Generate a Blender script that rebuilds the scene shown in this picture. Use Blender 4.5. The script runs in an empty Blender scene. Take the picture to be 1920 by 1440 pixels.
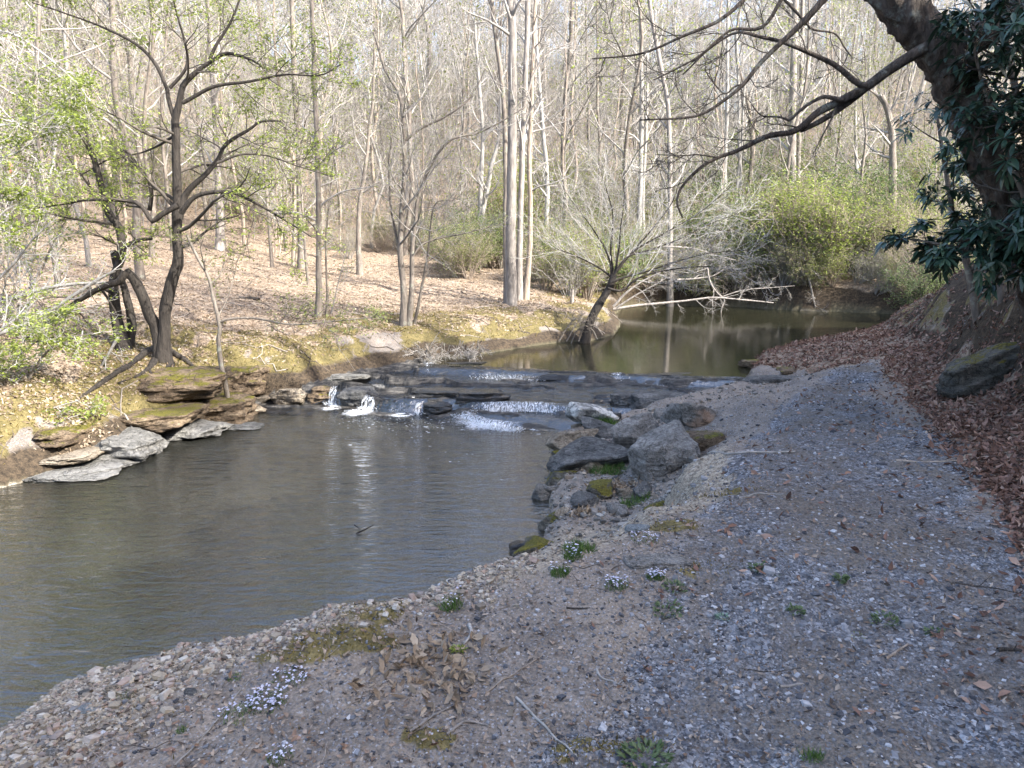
import bpy, math, random
import numpy as np
from mathutils import Vector
scene = bpy.context.scene
col = scene.collection
R = math.radians
rng = np.random.default_rng(7)

# ------------------------------------------------------------------ camera, sky, sun, exposure
CAM = np.array([0.0, 0.0, 1.6]); PITCH = R(10.5); FPX = 960 / math.tan(R(34))
cam_d = bpy.data.cameras.new('camera'); cam = bpy.data.objects.new('camera', cam_d); col.objects.link(cam)
cam.location = CAM; cam.rotation_euler = (R(90) - PITCH, 0, 0)
cam_d.sensor_fit = 'HORIZONTAL'; cam_d.angle = R(68); cam_d.clip_start = 0.05; cam_d.clip_end = 2000
scene.camera = cam
SUN_EL, SUN_AZ = R(37), math.atan2(0.84, -0.54)         # azimuth clockwise from +Y
world = bpy.data.worlds.new('World'); scene.world = world; world.use_nodes = True
wn = world.node_tree.nodes; wn.clear()
sky = wn.new('ShaderNodeTexSky'); sky.sky_type = 'NISHITA'; sky.sun_disc = False
sky.sun_elevation = SUN_EL; sky.sun_rotation = SUN_AZ
sky.air_density = 0.8; sky.dust_density = 3.0; sky.ozone_density = 1.0
bg = wn.new('ShaderNodeBackground'); bg.inputs[1].default_value = 0.15
wo = wn.new('ShaderNodeOutputWorld')
world.node_tree.links.new(sky.outputs[0], bg.inputs[0]); world.node_tree.links.new(bg.outputs[0], wo.inputs[0])
sl = bpy.data.lights.new('sun', 'SUN'); sl.energy = 2.9; sl.angle = R(0.5); sl.color = (1.0, 0.96, 0.89)
sun = bpy.data.objects.new('sun', sl); col.objects.link(sun)
SUNV = Vector((math.sin(SUN_AZ) * math.cos(SUN_EL), math.cos(SUN_AZ) * math.cos(SUN_EL), math.sin(SUN_EL)))
sun.rotation_euler = SUNV.to_track_quat('Z', 'Y').to_euler()
scene.view_settings.view_transform = 'Standard'; scene.view_settings.look = 'None'
scene.view_settings.exposure = 2.42; scene.view_settings.gamma = 1; scene.view_settings.use_curve_mapping = False
scene.cycles.max_bounces = 8; scene.cycles.transparent_max_bounces = 16
scene.cycles.diffuse_bounces = 3; scene.cycles.glossy_bounces = 3; scene.cycles.transmission_bounces = 4
scene.cycles.caustics_reflective = False; scene.cycles.caustics_refractive = False
scene.cycles.use_denoising = True

CP, SP = math.cos(PITCH), math.sin(PITCH)
def ray(u, v):
    a = (u - 960) / FPX; b = (720 - v) / FPX
    return np.array([a, CP + SP * b, -SP + CP * b])
def pz(u, v, z):                       # photo pixel -> point on the level z
    d = ray(u, v); return CAM + d * ((z - CAM[2]) / d[2])
def py(u, v, y):                       # photo pixel -> point at the distance y
    d = ray(u, v); return CAM + d * (y / d[1])

# ------------------------------------------------------------------ noise
def _h(ix, iy, iz, s):
    n = (ix.astype(np.int64) * 374761393 + iy.astype(np.int64) * 668265263 + iz.astype(np.int64) * 1274126177 + s * 974634777) & 0xFFFFFFFF
    n = ((n ^ (n >> 13)) * 1274126177) & 0xFFFFFFFF
    n = ((n ^ (n >> 16)) * 2246822519) & 0xFFFFFFFF
    return ((n ^ (n >> 15)) & 0xFFFFFF) / float(0xFFFFFF)
def vn(x, y, z=0.0, s=0):              # smooth value noise in -1..1
    x, y, z = np.broadcast_arrays(np.asarray(x, float), np.asarray(y, float), np.asarray(z, float))
    ix, iy, iz = np.floor(x), np.floor(y), np.floor(z)
    fx, fy, fz = x - ix, y - iy, z - iz
    fx, fy, fz = [f * f * f * (f * (f * 6 - 15) + 10) for f in (fx, fy, fz)]
    def c(a, b, d): return _h(ix + a, iy + b, iz + d, s)
    x00 = c(0,0,0) * (1 - fx) + c(1,0,0) * fx; x10 = c(0,1,0) * (1 - fx) + c(1,1,0) * fx
    x01 = c(0,0,1) * (1 - fx) + c(1,0,1) * fx; x11 = c(0,1,1) * (1 - fx) + c(1,1,1) * fx
    y0 = x00 * (1 - fy) + x10 * fy; y1 = x01 * (1 - fy) + x11 * fy
    return (y0 * (1 - fz) + y1 * fz) * 2 - 1
def fbm(x, y, z=0.0, o=4, s=0, g=0.5):
    t = 0; a = 1; f = 1; n = 0
    for i in range(o):
        t = t + a * vn(np.asarray(x) * f, np.asarray(y) * f, np.asarray(z) * f, s + i * 17); n += a; a *= g; f *= 2.03
    return t / n
def ss(x, a, b):
    t = np.clip((x - a) / (b - a), 0, 1); return t * t * (3 - 2 * t)
def smin(a, b, k):
    h = np.clip(0.5 + 0.5 * (b - a) / k, 0, 1); return b * (1 - h) + a * h - k * h * (1 - h)

# ------------------------------------------------------------------ object helpers
def mesh(name, V, F, mat=None, parent=None, smooth=True, attrs=None, mats=None, midx=None):
    V = np.asarray(V, np.float32).reshape(-1, 3)
    if not isinstance(F, (list, tuple)): F = [F]
    F = [np.asarray(f, np.int32) for f in F if len(f)]
    me = bpy.data.meshes.new(name)
    me.vertices.add(len(V)); me.vertices.foreach_set('co', V.ravel())
    loops = np.concatenate([f.ravel() for f in F]); cnt = np.concatenate([np.full(len(f), f.shape[1], np.int32) for f in F])
    me.loops.add(len(loops)); me.loops.foreach_set('vertex_index', loops)
    me.polygons.add(len(cnt)); st = np.concatenate([[0], np.cumsum(cnt)[:-1]]).astype(np.int32)
    me.polygons.foreach_set('loop_start', st); me.polygons.foreach_set('loop_total', cnt)
    me.polygons.foreach_set('use_smooth', np.full(len(cnt), smooth))
    for k, a in (attrs or {}).items():
        at = me.attributes.new(k, 'FLOAT', 'POINT'); at.data.foreach_set('value', np.asarray(a, np.float32).ravel())
    me.update(); me.validate()
    if mat: me.materials.append(mat)
    o = bpy.data.objects.new(name, me); col.objects.link(o)
    if parent is not None: o.parent = parent
    return o
def tag(o, label=None, cat=None, group=None, kind=None):
    if label: o['label'] = label
    if cat: o['category'] = cat
    if group: o['group'] = group
    if kind: o['kind'] = kind
    return o
def root(name, loc, label, cat, group=None):
    e = bpy.data.objects.new(name, None); col.objects.link(e); e.location = tuple(float(c) for c in loc); e.empty_display_size = 0.2
    return tag(e, label, cat, group)
def dup(o, loc, rz=0.0, sc=1.0, label=None, tilt=(0, 0)):
    c = o.copy(); col.objects.link(c); c.location = tuple(float(t) for t in loc); c.rotation_euler = (tilt[0], tilt[1], rz); c.scale = (sc, sc, sc)
    if label: c['label'] = label
    for ch in o.children:
        d = ch.copy(); col.objects.link(d); d.parent = c
    return c
class MB:
    def __init__(s): s.V = []; s.F = {}; s.n = 0
    def add(s, V, *Fs):
        V = np.asarray(V).reshape(-1, 3)
        for f in Fs:
            f = np.asarray(f)
            if len(f): s.F.setdefault(f.shape[1], []).append(f + s.n)
        s.V.append(V); s.n += len(V); return s
    def build(s, name, mat, parent=None, off=None, smooth=True, **k):
        V = np.concatenate(s.V)
        if off is not None: V = V - np.asarray(off)
        return mesh(name, V, [np.concatenate(f) for f in s.F.values()], mat, parent, smooth, **k)

def unit(a): return a / np.maximum(np.linalg.norm(a, axis=-1, keepdims=True), 1e-9)
def tubes(P, Rd, S=5, rough=0.0, freq=4.0):
    """N polylines (N,K,3) with radii (N,K) -> verts, quads"""
    P = np.asarray(P, float); Rd = np.asarray(Rd, float)
    if P.ndim == 2: P = P[None]; Rd = Rd[None]
    N, K, _ = P.shape
    T = unit(np.gradient(P, axis=1)); m = np.abs(T.mean(1))
    ref = np.eye(3)[np.argmin(m, axis=1)][:, None, :]
    A = unit(np.cross(T, np.broadcast_to(ref, T.shape))); B = np.cross(T, A)
    th = np.arange(S) * 2 * math.pi / S
    ring = np.cos(th)[None, None, :, None] * A[:, :, None, :] + np.sin(th)[None, None, :, None] * B[:, :, None, :]
    rr = Rd[:, :, None, None]
    if rough:
        q = (P[:, :, None, :] + ring * rr) * freq
        rr = rr * (1 + rough * fbm(q[..., 0], q[..., 1], q[..., 2] * 0.35, 3)[..., None])
    V = (P[:, :, None, :] + ring * rr).reshape(-1, 3)
    i = np.arange(N)[:, None, None] * K * S; k = np.arange(K - 1)[None, :, None] * S; j = np.arange(S)[None, None, :]; j2 = (j + 1) % S
    F = np.stack([i + k + j, i + k + j2, i + k + S + j2, i + k + S + j], -1).reshape(-1, 4)
    return V, F
def spline(pts, K=20):
    P = np.asarray(pts, float); n = len(P)
    Q = np.concatenate([[2 * P[0] - P[1]], P, [2 * P[-1] - P[-2]]])
    L = np.concatenate([[0], np.cumsum(np.linalg.norm(np.diff(P[:, :3], axis=0), axis=1))]); L /= max(L[-1], 1e-9)
    out = []
    for t in np.linspace(0, 1, K):
        i = min(max(np.searchsorted(L, t, 'right') - 1, 0), n - 2); f = (t - L[i]) / max(L[i + 1] - L[i], 1e-9)
        p0, p1, p2, p3 = Q[i:i + 4]
        out.append(0.5 * (2 * p1 + (p2 - p0) * f + (2 * p0 - 5 * p1 + 4 * p2 - p3) * f * f + (3 * p1 - p0 - 3 * p2 + p3) * f ** 3))
    return np.array(out)
def grow(r, P, Rd, n, t0, t1, ang, ln, K, up=0.0, wob=0.1, rf=0.6, tend=0.25, shrink=0.6, absl=False, rmin=0.0, flat=0.0):
    """n side branches on each of the N polylines"""
    N, Kp, _ = P.shape
    t = (t0 + (t1 - t0) * (np.arange(n)[None] + r.random((N, n))) / n)
    f = t * (Kp - 1); i = np.clip(f.astype(int), 0, Kp - 2); w = (f - i)[..., None]
    ar = np.arange(N)[:, None]
    pos = P[ar, i] * (1 - w) + P[ar, i + 1] * w
    tan = unit(P[ar, i + 1] - P[ar, i])
    rad = Rd[ar, i] * (1 - w[..., 0]) + Rd[ar, i + 1] * w[..., 0]
    Lp = np.linalg.norm(np.diff(P, axis=1), axis=2).sum(1)[:, None]
    L = (1.0 if absl else Lp) * r.uniform(ln[0], ln[1], (N, n)) * (1 - shrink * (t - t0) / max(t1 - t0, 1e-6))
    ref = np.where(np.abs(tan[..., 2:3]) > 0.8, np.array([1.0, 0, 0]), np.array([0, 0, 1.0]))
    A = unit(np.cross(tan, ref)); B = np.cross(tan, A)
    ph = r.uniform(0, 2 * math.pi, (N, n))[..., None]; a = r.uniform(R(ang[0]), R(ang[1]), (N, n))[..., None]
    d = tan * np.cos(a) + (A * np.cos(ph) + B * np.sin(ph) * (1 - flat)) * np.sin(a)
    d = unit(d).reshape(-1, 3); pos = pos.reshape(-1, 3); L = L.reshape(-1); rad = rad.reshape(-1)
    M = len(L); C = np.zeros((M, K, 3)); C[:, 0] = pos; st = (L / (K - 1))[:, None]
    for k in range(1, K):
        C[:, k] = C[:, k - 1] + d * st
        d = unit(d + np.array([0, 0, up]) / (K - 1) * 2 + r.normal(0, wob, (M, 3)))
    rc = np.maximum(np.minimum(rad * rf, rad * 0.95), rmin)[:, None] * np.linspace(1, tend, K)[None]
    return C, np.maximum(rc, rmin * 0.6)
def leaves(r, P, D, L, W, fold=0.15, droop=0.15, up=None):
    """N pointed leaves: base P, direction D"""
    N = len(P); D = unit(D); L = np.broadcast_to(L, (N,))[:, None]; W = np.broadcast_to(W, (N,))[:, None]
    u = r.normal(0, 0.45, (N, 3)) + np.array([0, 0, 1.0]) if up is None else up
    S = unit(np.cross(D, u)); U = np.cross(S, D)
    b = P; tip = P + D * L - U * L * droop; mid = P + D * L * 0.5
    l = mid + S * W * 0.5 + U * W * fold; rr = mid - S * W * 0.5 + U * W * fold
    V = np.stack([b, l, tip, rr, mid - U * W * 0.02], 1).reshape(-1, 3)
    i = np.arange(N)[:, None] * 5
    F = np.concatenate([i + np.array([[0, 4, 1]]), i + np.array([[4, 2, 1]]), i + np.array([[0, 3, 4]]), i + np.array([[4, 3, 2]])])
    return V, F

def leaves2(r, P, D, up, L, W, curl=.35):
    """N curled leaves of three cross rows"""
    N = len(P); D = unit(D); L = np.broadcast_to(L, (N,))[:, None]; W = np.broadcast_to(W, (N,))[:, None]; S = unit(np.cross(D, up)); U = np.cross(S, D)
    k = r.normal(curl, .3, (N, 1)); tw = r.normal(0, .35, (N, 1)); cup = r.uniform(-.1, .45, (N, 1)); V = [P]
    for t, w in ((.28, .38), (.6, .5)):
        m = P + D * L * t + U * L * k * (t * t - t * .4); s = unit(S + U * tw * t)
        V += [m + s * W * w * r.uniform(.75, 1.2, (N, 1)) + U * W * cup, m, m - s * W * w * r.uniform(.75, 1.2, (N, 1)) + U * W * cup]
    V.append(P + D * L + U * L * k * .6 + S * W * r.normal(0, .25, (N, 1))); V = np.stack(V, 1).reshape(-1, 3); i = np.arange(N)[:, None] * 8
    q = np.concatenate([i + np.array([[1, 4, 5, 2]]), i + np.array([[2, 5, 6, 3]])])
    t3 = np.concatenate([i + np.array([f]) for f in ([0, 1, 2], [0, 2, 3], [4, 7, 5], [5, 7, 6])])
    return V, [q, t3]

# ------------------------------------------------------------------ materials
class NT:
    def __init__(s, name):
        s.m = bpy.data.materials.new(name); s.m.use_nodes = True; s.t = s.m.node_tree; s.n = s.t.nodes; s.n.clear()
        s.out = s.n.new('ShaderNodeOutputMaterial')
    def new(s, typ, **k):
        nd = s.n.new('ShaderNode' + typ)
        for a, b in k.items(): setattr(nd, a, b)
        return nd
    def set(s, nd, key, val):
        i = nd.inputs[key]
        if hasattr(val, 'links') or isinstance(val, bpy.types.NodeSocket): s.t.links.new(val, i)
        else: i.default_value = val
    def coord(s, which='Object', scale=(1, 1, 1)):
        c = s.new('TexCoord'); mp = s.new('Mapping'); s.t.links.new(c.outputs[which], mp.inputs[0]); mp.inputs['Scale'].default_value = scale
        return mp.outputs[0]
    def pos(s, scale=(1, 1, 1)):
        c = s.new('NewGeometry'); mp = s.new('Mapping'); s.t.links.new(c.outputs['Position'], mp.inputs[0]); mp.inputs['Scale'].default_value = scale
        return mp.outputs[0]
    def noise(s, vec, scale, detail=4, rough=0.55, dist=0.0):
        nd = s.new('TexNoise'); s.set(nd, 'Vector', vec); s.set(nd, 'Scale', scale); s.set(nd, 'Detail', detail); s.set(nd, 'Roughness', rough); s.set(nd, 'Distortion', dist)
        return nd.outputs['Fac']
    def vor(s, vec, scale, feat='F1', out='Distance', rnd=1.0):
        nd = s.new('TexVoronoi', feature=feat); s.set(nd, 'Vector', vec); s.set(nd, 'Scale', scale); s.set(nd, 'Randomness', rnd)
        return nd.outputs[out]
    def ramp(s, fac, stops, interp='LINEAR'):
        nd = s.new('ValToRGB'); s.set(nd, 'Fac', fac); cr = nd.color_ramp; cr.interpolation = interp
        while len(cr.elements) < len(stops): cr.elements.new(0.5)
        for e, (p, c) in zip(cr.elements, stops):
            e.position = p; e.color = (*c, 1) if len(c) == 3 else c
        return nd.outputs['Color']
    def rampf(s, fac, stops): return s.ramp(fac, [(p, (c, c, c)) for p, c in stops])
    def mix(s, fac, a, b, blend='MIX'):
        nd = s.new('Mix', data_type='RGBA', blend_type=blend); s.set(nd, 0, fac)
        for k, v in ((6, a), (7, b)):
            s.set(nd, k, (*v, 1) if isinstance(v, tuple) and len(v) == 3 else v)
        return nd.outputs[2]
    def math(s, op, a, b=0.0, clamp=False):
        nd = s.new('Math', operation=op); nd.use_clamp = clamp; s.set(nd, 0, a); s.set(nd, 1, b); return nd.outputs[0]
    def attr(s, name):
        nd = s.new('Attribute'); nd.attribute_name = name; return nd.outputs['Fac']
    def sep(s, c):
        nd = s.new('SeparateColor'); s.set(nd, 0, c); return nd.outputs
    def bump(s, h, strength=0.5, dist=0.02, normal=None):
        nd = s.new('Bump'); s.set(nd, 'Height', h); s.set(nd, 'Strength', strength); s.set(nd, 'Distance', dist)
        if normal is not None: s.set(nd, 'Normal', normal)
        return nd.outputs[0]
    def pbsdf(s, colr, rough=0.8, normal=None, spec=0.3, **k):
        nd = s.new('BsdfPrincipled'); s.set(nd, 'Base Color', (*colr, 1) if isinstance(colr, tuple) else colr); s.set(nd, 'Roughness', rough)
        s.set(nd, 'Specular IOR Level', spec)
        if normal is not None: s.set(nd, 'Normal', normal)
        for a, b in k.items(): s.set(nd, a, b)
        return nd.outputs[0]
    def done(s, sh): s.t.links.new(sh, s.out.inputs[0]); return s.m
    def island(s): return s.new('NewGeometry').outputs['Random Per Island']
    def objrand(s): return s.new('ObjectInfo').outputs['Random']

def m_bark(name, dark, light, sx=18, rough=0.9, bump=0.6, lichen=None, stretch=0.22):
    n = NT(name); v = n.coord('Object', (1, 1, stretch))
    a = n.noise(v, sx, 6, 0.65); b = n.noise(n.coord('Object', (1, 1, 0.6)), 2.3, 3); o = n.objrand()
    f = n.math('ADD', n.math('MULTIPLY', a, 0.7), n.math('MULTIPLY', b, 0.3))
    c = n.ramp(f, [(0.32, dark), (0.62, light)])
    c = n.mix(0.35, c, n.mix(o, (0.75, 0.72, 0.68), (1.15, 1.12, 1.1)), 'MULTIPLY')
    if lichen:
        l = n.noise(n.coord('Object'), 7, 5, 0.7); c = n.mix(n.rampf(l, [(0.55, 0), (0.66, 0.8)]), c, lichen)
    return n.done(n.pbsdf(c, rough, n.bump(a, bump, 0.03)))
def m_leaf(name, cols, trans=0.35, rough=0.5, spec=0.35, hue=True):
    n = NT(name); k = len(cols); r = n.island()
    c = n.ramp(r, [((i + 0.5) / k, cc) for i, cc in enumerate(cols)])
    p = n.pbsdf(c, rough, None, spec)
    t = n.new('BsdfTranslucent'); n.set(t, 0, c)
    mx = n.new('MixShader'); mx.inputs[0].default_value = trans; n.t.links.new(p, mx.inputs[1]); n.t.links.new(t.outputs[0], mx.inputs[2])
    return n.done(mx.outputs[0])
def m_rand(name, cols, rough=0.85, spec=0.25, fine=90):
    n = NT(name); k = len(cols); c = n.ramp(n.island(), [((i + 0.5) / k, cc) for i, cc in enumerate(cols)])
    c = n.mix(0.5, c, n.ramp(n.noise(n.pos(), fine, 3), [(0.3, (0.6, 0.6, 0.6)), (0.7, (1.3, 1.3, 1.3))]), 'MULTIPLY')
    return n.done(n.pbsdf(c, rough, None, spec))
def m_rock(name, dark, mid, light, moss=0.0, lichen=None, strata=0.0, rough=0.85, wet=0.0, sc=1.0, patch=None):
    n = NT(name); v = n.coord('Object')
    vs = n.coord('Object', (1, 1, 5)) if strata else v
    a = n.noise(vs, 2.6 * sc, 7, 0.65, 0.4); b = n.noise(v, 24 * sc, 5, 0.7); d = n.noise(v, 90 * sc, 3, 0.6)
    f = n.math('ADD', n.math('MULTIPLY', a, 0.44), n.math('ADD', n.math('MULTIPLY', b, 0.31), n.math('MULTIPLY', d, 0.25)))
    c = n.ramp(f, [(0.39, dark), (0.5, mid), (0.61, light)])
    if lichen:
        l = n.noise(n.coord('Object'), 5.5 * sc, 6, 0.75, 0.6); c = n.mix(n.rampf(l, [(0.47, 0), (0.56, 1)]), c, lichen)
    if patch:
        l = n.noise(n.coord('Object', (1.3, 1, 1)), 2.2 * sc, 4, 0.6); c = n.mix(n.rampf(l, [(0.5, 0), (0.6, 0.8)]), c, patch)
    if moss:
        nz = n.sep(n.new('NewGeometry').outputs['Normal'])[2]
        l = n.math('ADD', n.noise(n.coord('Object'), 4 * sc, 5, 0.7), n.math('MULTIPLY', nz, 0.28))
        e = 0.78 - 0.35 * moss
        c = n.mix(n.rampf(l, [(e, 0), (e + 0.08, 1)]), c, n.ramp(n.noise(n.coord('Object'), 60, 3), [(0.3, (0.06, 0.055, 0.008)), (0.7, (0.17, 0.15, 0.02))]))
    wv = n.new('VectorMath', operation='ADD'); n.set(wv, 0, n.coord('Object', (1, 1, 2.2) if strata else (1, 1, 1))); n.set(wv, 1, n.mix(1.0, (0, 0, 0), n.new('TexNoise').outputs['Color']))
    ck = n.rampf(n.vor(wv.outputs[0], 2.3 * sc, 'DISTANCE_TO_EDGE'), [(.0, 0), (.035, 1)])
    c = n.mix(1.0, c, n.ramp(ck, [(0, (.45, .44, .43)), (1, (1, 1, 1))]), 'MULTIPLY')
    h = n.math('ADD', n.math('ADD', n.math('MULTIPLY', a, 1.0), n.math('MULTIPLY', ck, .25)), n.math('ADD', n.math('MULTIPLY', b, 0.5), n.math('MULTIPLY', d, 0.22)))
    k = {'Coat Weight': wet, 'Coat Roughness': 0.12} if wet else {}
    return n.done(n.pbsdf(c, rough, n.bump(h, 0.9, 0.07), 0.3, **k))
# ------------------------------------------------------------------ creek plan (shorelines in plan)
ZU, ZL = -0.60, -1.0
def P2(lst): return np.array([pz(u, v, z)[:2] for u, v, z in lst])
low_right = P2([(0,1387,ZL),(56,1350,ZL),(112,1299,ZL),(225,1266,ZL),(319,1246,ZL),(450,1216,ZL),(525,1197,ZL),(637,1171,ZL),(720,1152,ZL),(800,1149,ZL),(860,1132,ZL),(930,1092,ZL),(1000,1074,ZL),
    (1022,1010,ZL),(1035,960,ZL),(1028,915,ZL),(1035,860,ZL),(1040,825,ZL)])
up_right = P2([(1130,800,-.95),(1250,770,-.85),(1345,742,-.75),(1400,722,-.68),(1408,700,ZU),(1418,678,ZU),(1480,657,ZU),(1560,641,ZU),(1650,623,ZU),(1725,602,ZU)])
far_sh = P2([(1700,589,ZU),(1600,586,ZU),(1500,583,ZU),(1400,576,ZU),(1250,572,ZU),(1168,574,ZU)])
up_left = P2([(1152,590,ZU),(1163,607,ZU),(1150,628,ZU),(1105,640,ZU),(1060,641,ZU),(990,650,ZU),(905,664,ZU),(862,671,ZU),(825,669,ZU),(765,686,ZU),(690,692,-.64),(610,716,-.72)])
low_left = P2([(560,752,-.95),(500,757,ZL),(430,772,ZL),(385,802,ZL),(275,826,ZL),(245,852,ZL),(140,880,ZL),(0,915,ZL)])
low_right = np.concatenate([[(-9.5,-8.0),(-6.5,-2.0),(-4.4,2.0)], low_right])
low_left = np.concatenate([low_left, [(-8.5,7.0),(-12.0,3.5),(-16.0,-4.0),(-18,-9)]])
right_line = np.concatenate([low_right, up_right]); left_line = np.concatenate([up_left, low_left])
creek = np.concatenate([right_line, far_sh, left_line])
def seg_dist(X, Y, L):
    d = np.full(X.shape, 1e18)
    for a, b in zip(L[:-1], L[1:]):
        e = b - a; t = np.clip(((X - a[0]) * e[0] + (Y - a[1]) * e[1]) / (e @ e), 0, 1)
        d = np.minimum(d, (X - a[0] - t * e[0]) ** 2 + (Y - a[1] - t * e[1]) ** 2)
    return np.sqrt(d)
def inside(X, Y, L):
    c = np.zeros(X.shape, bool)
    for a, b in zip(L, np.roll(L, -1, 0)):
        k = (a[1] > Y) != (b[1] > Y)
        c ^= k & (X < (b[0] - a[0]) * (Y - a[1]) / (b[1] - a[1] + 1e-12) + a[0])
    return c
def sdist(X, Y, L):
    d = seg_dist(X, Y, np.concatenate([L, L[:1]])); return np.where(inside(X, Y, L), -d, d)
def qwarp(x, y): return y + 0.27 * x + 0.16 * vn(x * 1.1 + 3, y * 0.35) + 0.09 * vn(x * 3.7, y * 0.9, 0, 5)
def stage_q(q, left):
    s = ZU - 0.09 * (1 - ss(q, 12.95, 13.12)) - 0.10 * (1 - ss(q, 11.45, 12.95))
    r = s - 0.10 * (1 - ss(q, 11.2, 11.33)) - 0.11 * (1 - ss(q, 10.58, 10.95))
    l = s - 0.21 * (1 - ss(q, 11.12, 11.3))
    return np.maximum(r * (1 - left) + l * left, ZL)
def stage(x, y):                       # water level along the creek, stepping down over the ledges
    return stage_q(qwarp(x, y), ss(x + 0.25 * vn(y * 2, x), -0.6, -1.2))
pathL = np.array([pz(u, v, 0)[:2] for u, v in [(980,1440),(1120,1260),(1215,1100),(1265,980),(1300,900),(1345,840),(1420,770),(1490,725),(1560,692),(1600,668)]])
pathR = np.array([pz(u, v, 0)[:2] for u, v in [(1640,664),(1640,690),(1665,740),(1725,810),(1790,890),(1850,980),(1930,1090),(2100,1250)]])
pathpoly = np.concatenate([[(-0.6,-6.0),(-0.3,0.5)], pathL, pathR, [(2.6,1.0),(2.4,-6.0)]])
def edge(x, y): return 0.94 * (x - 5.0) - 0.33 * (y - 7.5)          # distance up the steep bank on the path's far side

def terrain(x, y):
    d = sdist(x, y, creek); w = stage(x, y)
    dl = seg_dist(x, y, left_line); dr = seg_dist(x, y, right_line); df = seg_dist(x, y, far_sh)
    wl, wr, wf = 1 / (dl + .02) ** 3, 1 / (dr + .02) ** 3, 1 / (df + .02) ** 3
    t = wl + wr + wf; wl, wr, wf = wl / t, wr / t, wf / t
    dp = np.maximum(d, 0)
    n1 = fbm(x * .35, y * .35, 0, 4, 3); n2 = fbm(x * 1.6, y * 1.6, 0, 4, 9); n3 = fbm(x * 7, y * 7, 0, 3, 21)
    # path side
    plane = -0.013 * np.maximum(y - 3, 0) + 0.05 * n1 + 0.02 * n2
    beach = ss(y - 0.2 * x, 6.4, 5.6)
    slope = 0.46 * (1 - beach) + 0.17 * beach + 0.5 * beach * ss(dp, .8, 1.3)
    slope = slope * (1 - .8 * ss(y, 13, 15))
    cap = 0.45 * beach * ss(y, 4.5, 1.5)                                     # lower ground at the near shore
    hr = smin(plane - cap * ss(dp, 6, 2), w + 0.075 + .10 * (1 - beach) * ss(dp, 0, .2) + slope * np.maximum(dp - .75 * (1 - beach) * ss(y, 14, 11.5), 0) * (1 + .3 * n2), 0.28)
    e = edge(x, y) + 0.5 * n1
    k = 1 - .55 * ss(y, 10, 17); ek = 0.3 * np.log1p(np.exp(np.clip(e / 0.3, -30, 30))) + .45 * ss(e, -.05, .45)
    top = 24 + 4 * ss(y, 0, -8) - 12 * ss(y, 8, 26)  # bank crest out of view, raised so its shadow covers path and pool
    bank = (smin(ek * (1.16 * k) * (1 + .12 * n2), top + 0.1 * ek, 3.0) + .12 * ss(e, -.5, .6) * n2) * ss(y, 27, 15)
    # far side of the creek: mossy bank, then a leafy slope
    up = ss(y + .25 * x, 10.5, 13.5)
    bt = (0.95 - 0.35 * up)
    hl = w + bt * (1 - np.exp(-dp * (1.5 + .5 * n2))) + .03 + (0.05 + 0.10 * ss(-x, 1, 14)) * np.maximum(dp - .6, 0) + .07 * n2 * ss(dp, .1, .8) + .12 * n1 * ss(dp, 1, 4)
    hf = w + .8 * (1 - np.exp(-dp * 3.5)) + .05 + .06 * dp + .1 * n2 * ss(dp, .2, 1)
    hl = np.where(d > 0, hl, w); hf = np.where(d > 0, hf, w); 
    h = wl * hl + wr * hr + wf * hf + bank * ss(d, 0, .8)
    # the wooded hill behind
    az = np.arctan2(x, np.maximum(y, 1))
    notch = 1 - .42 * np.exp(-((az + .21) / .10) ** 2) - .32 * np.exp(-((az - .25) / .07) ** 2)
    s = y + .45 * np.maximum(-x - 6, 0) - 38 + 1.5 * vn(x * .05, y * .05, 0, 2) + .25 * np.maximum(x - 8, 0)
    hill = .42 * 4 * np.log1p(np.exp(np.clip(s / 4, -30, 30))) * notch * ss(y, -5, 14)
    hill = 34 * (1 - np.exp(-hill / 34)) * (1 + .10 * vn(x * .03, y * .03, 0, 4)) + .25 * n1 * ss(hill, 0, 4)
    h = h + hill
    # creek bed
    di = np.maximum(-d, 0); pool = ss(y + .27 * x, 10.9, 10.2); upp = ss(y + .27 * x, 13.2, 14.2)
    lf = ss(x + 0.25 * vn(y * 2, x), -0.6, -1.2); q = qwarp(x, y); qb = q + .14 * vn(x * 2.3, y * 2.3, 0, 61) + .06 * vn(x * 7, y * 7, 0, 62)
    stp = .34; qi = np.floor(qb / stp); fr = qb / stp - qi
    shelf = stage_q(np.clip((qi + .55) * stp, 10.2, 13.6), lf)
    rid = vn(x * .55 + 7, qi * 3.7, 0, 33) + .35 * vn(x * 2.1, qi * 5.1, 0, 34)
    lip = (.075 * ss(rid, -.14, .04) + .07 * lf * ss(q, 11.1, 11.35) * (1 - ss(q, 12.3, 12.9)) * ss(rid, -.5, .0)) * ss(fr, 0, .10) * (1 - .5 * fr)
    bed = np.minimum(shelf, w + .05) - .045 + lip + .012 * n3
    bed = bed * (1 - pool) * (1 - upp) + pool * (w - .03 - .38 * ss(di, .1, 2.4) - .03 * n3) + (1 - pool) * upp * (w - .02 - .4 * ss(di, .1, 1.5))
    h = np.where(d < 0, bed, h + .014 * n3 + .007 * fbm(x * 23, y * 23, 0, 2, 22))
    return h, d, wl, wr, wf, e
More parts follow.
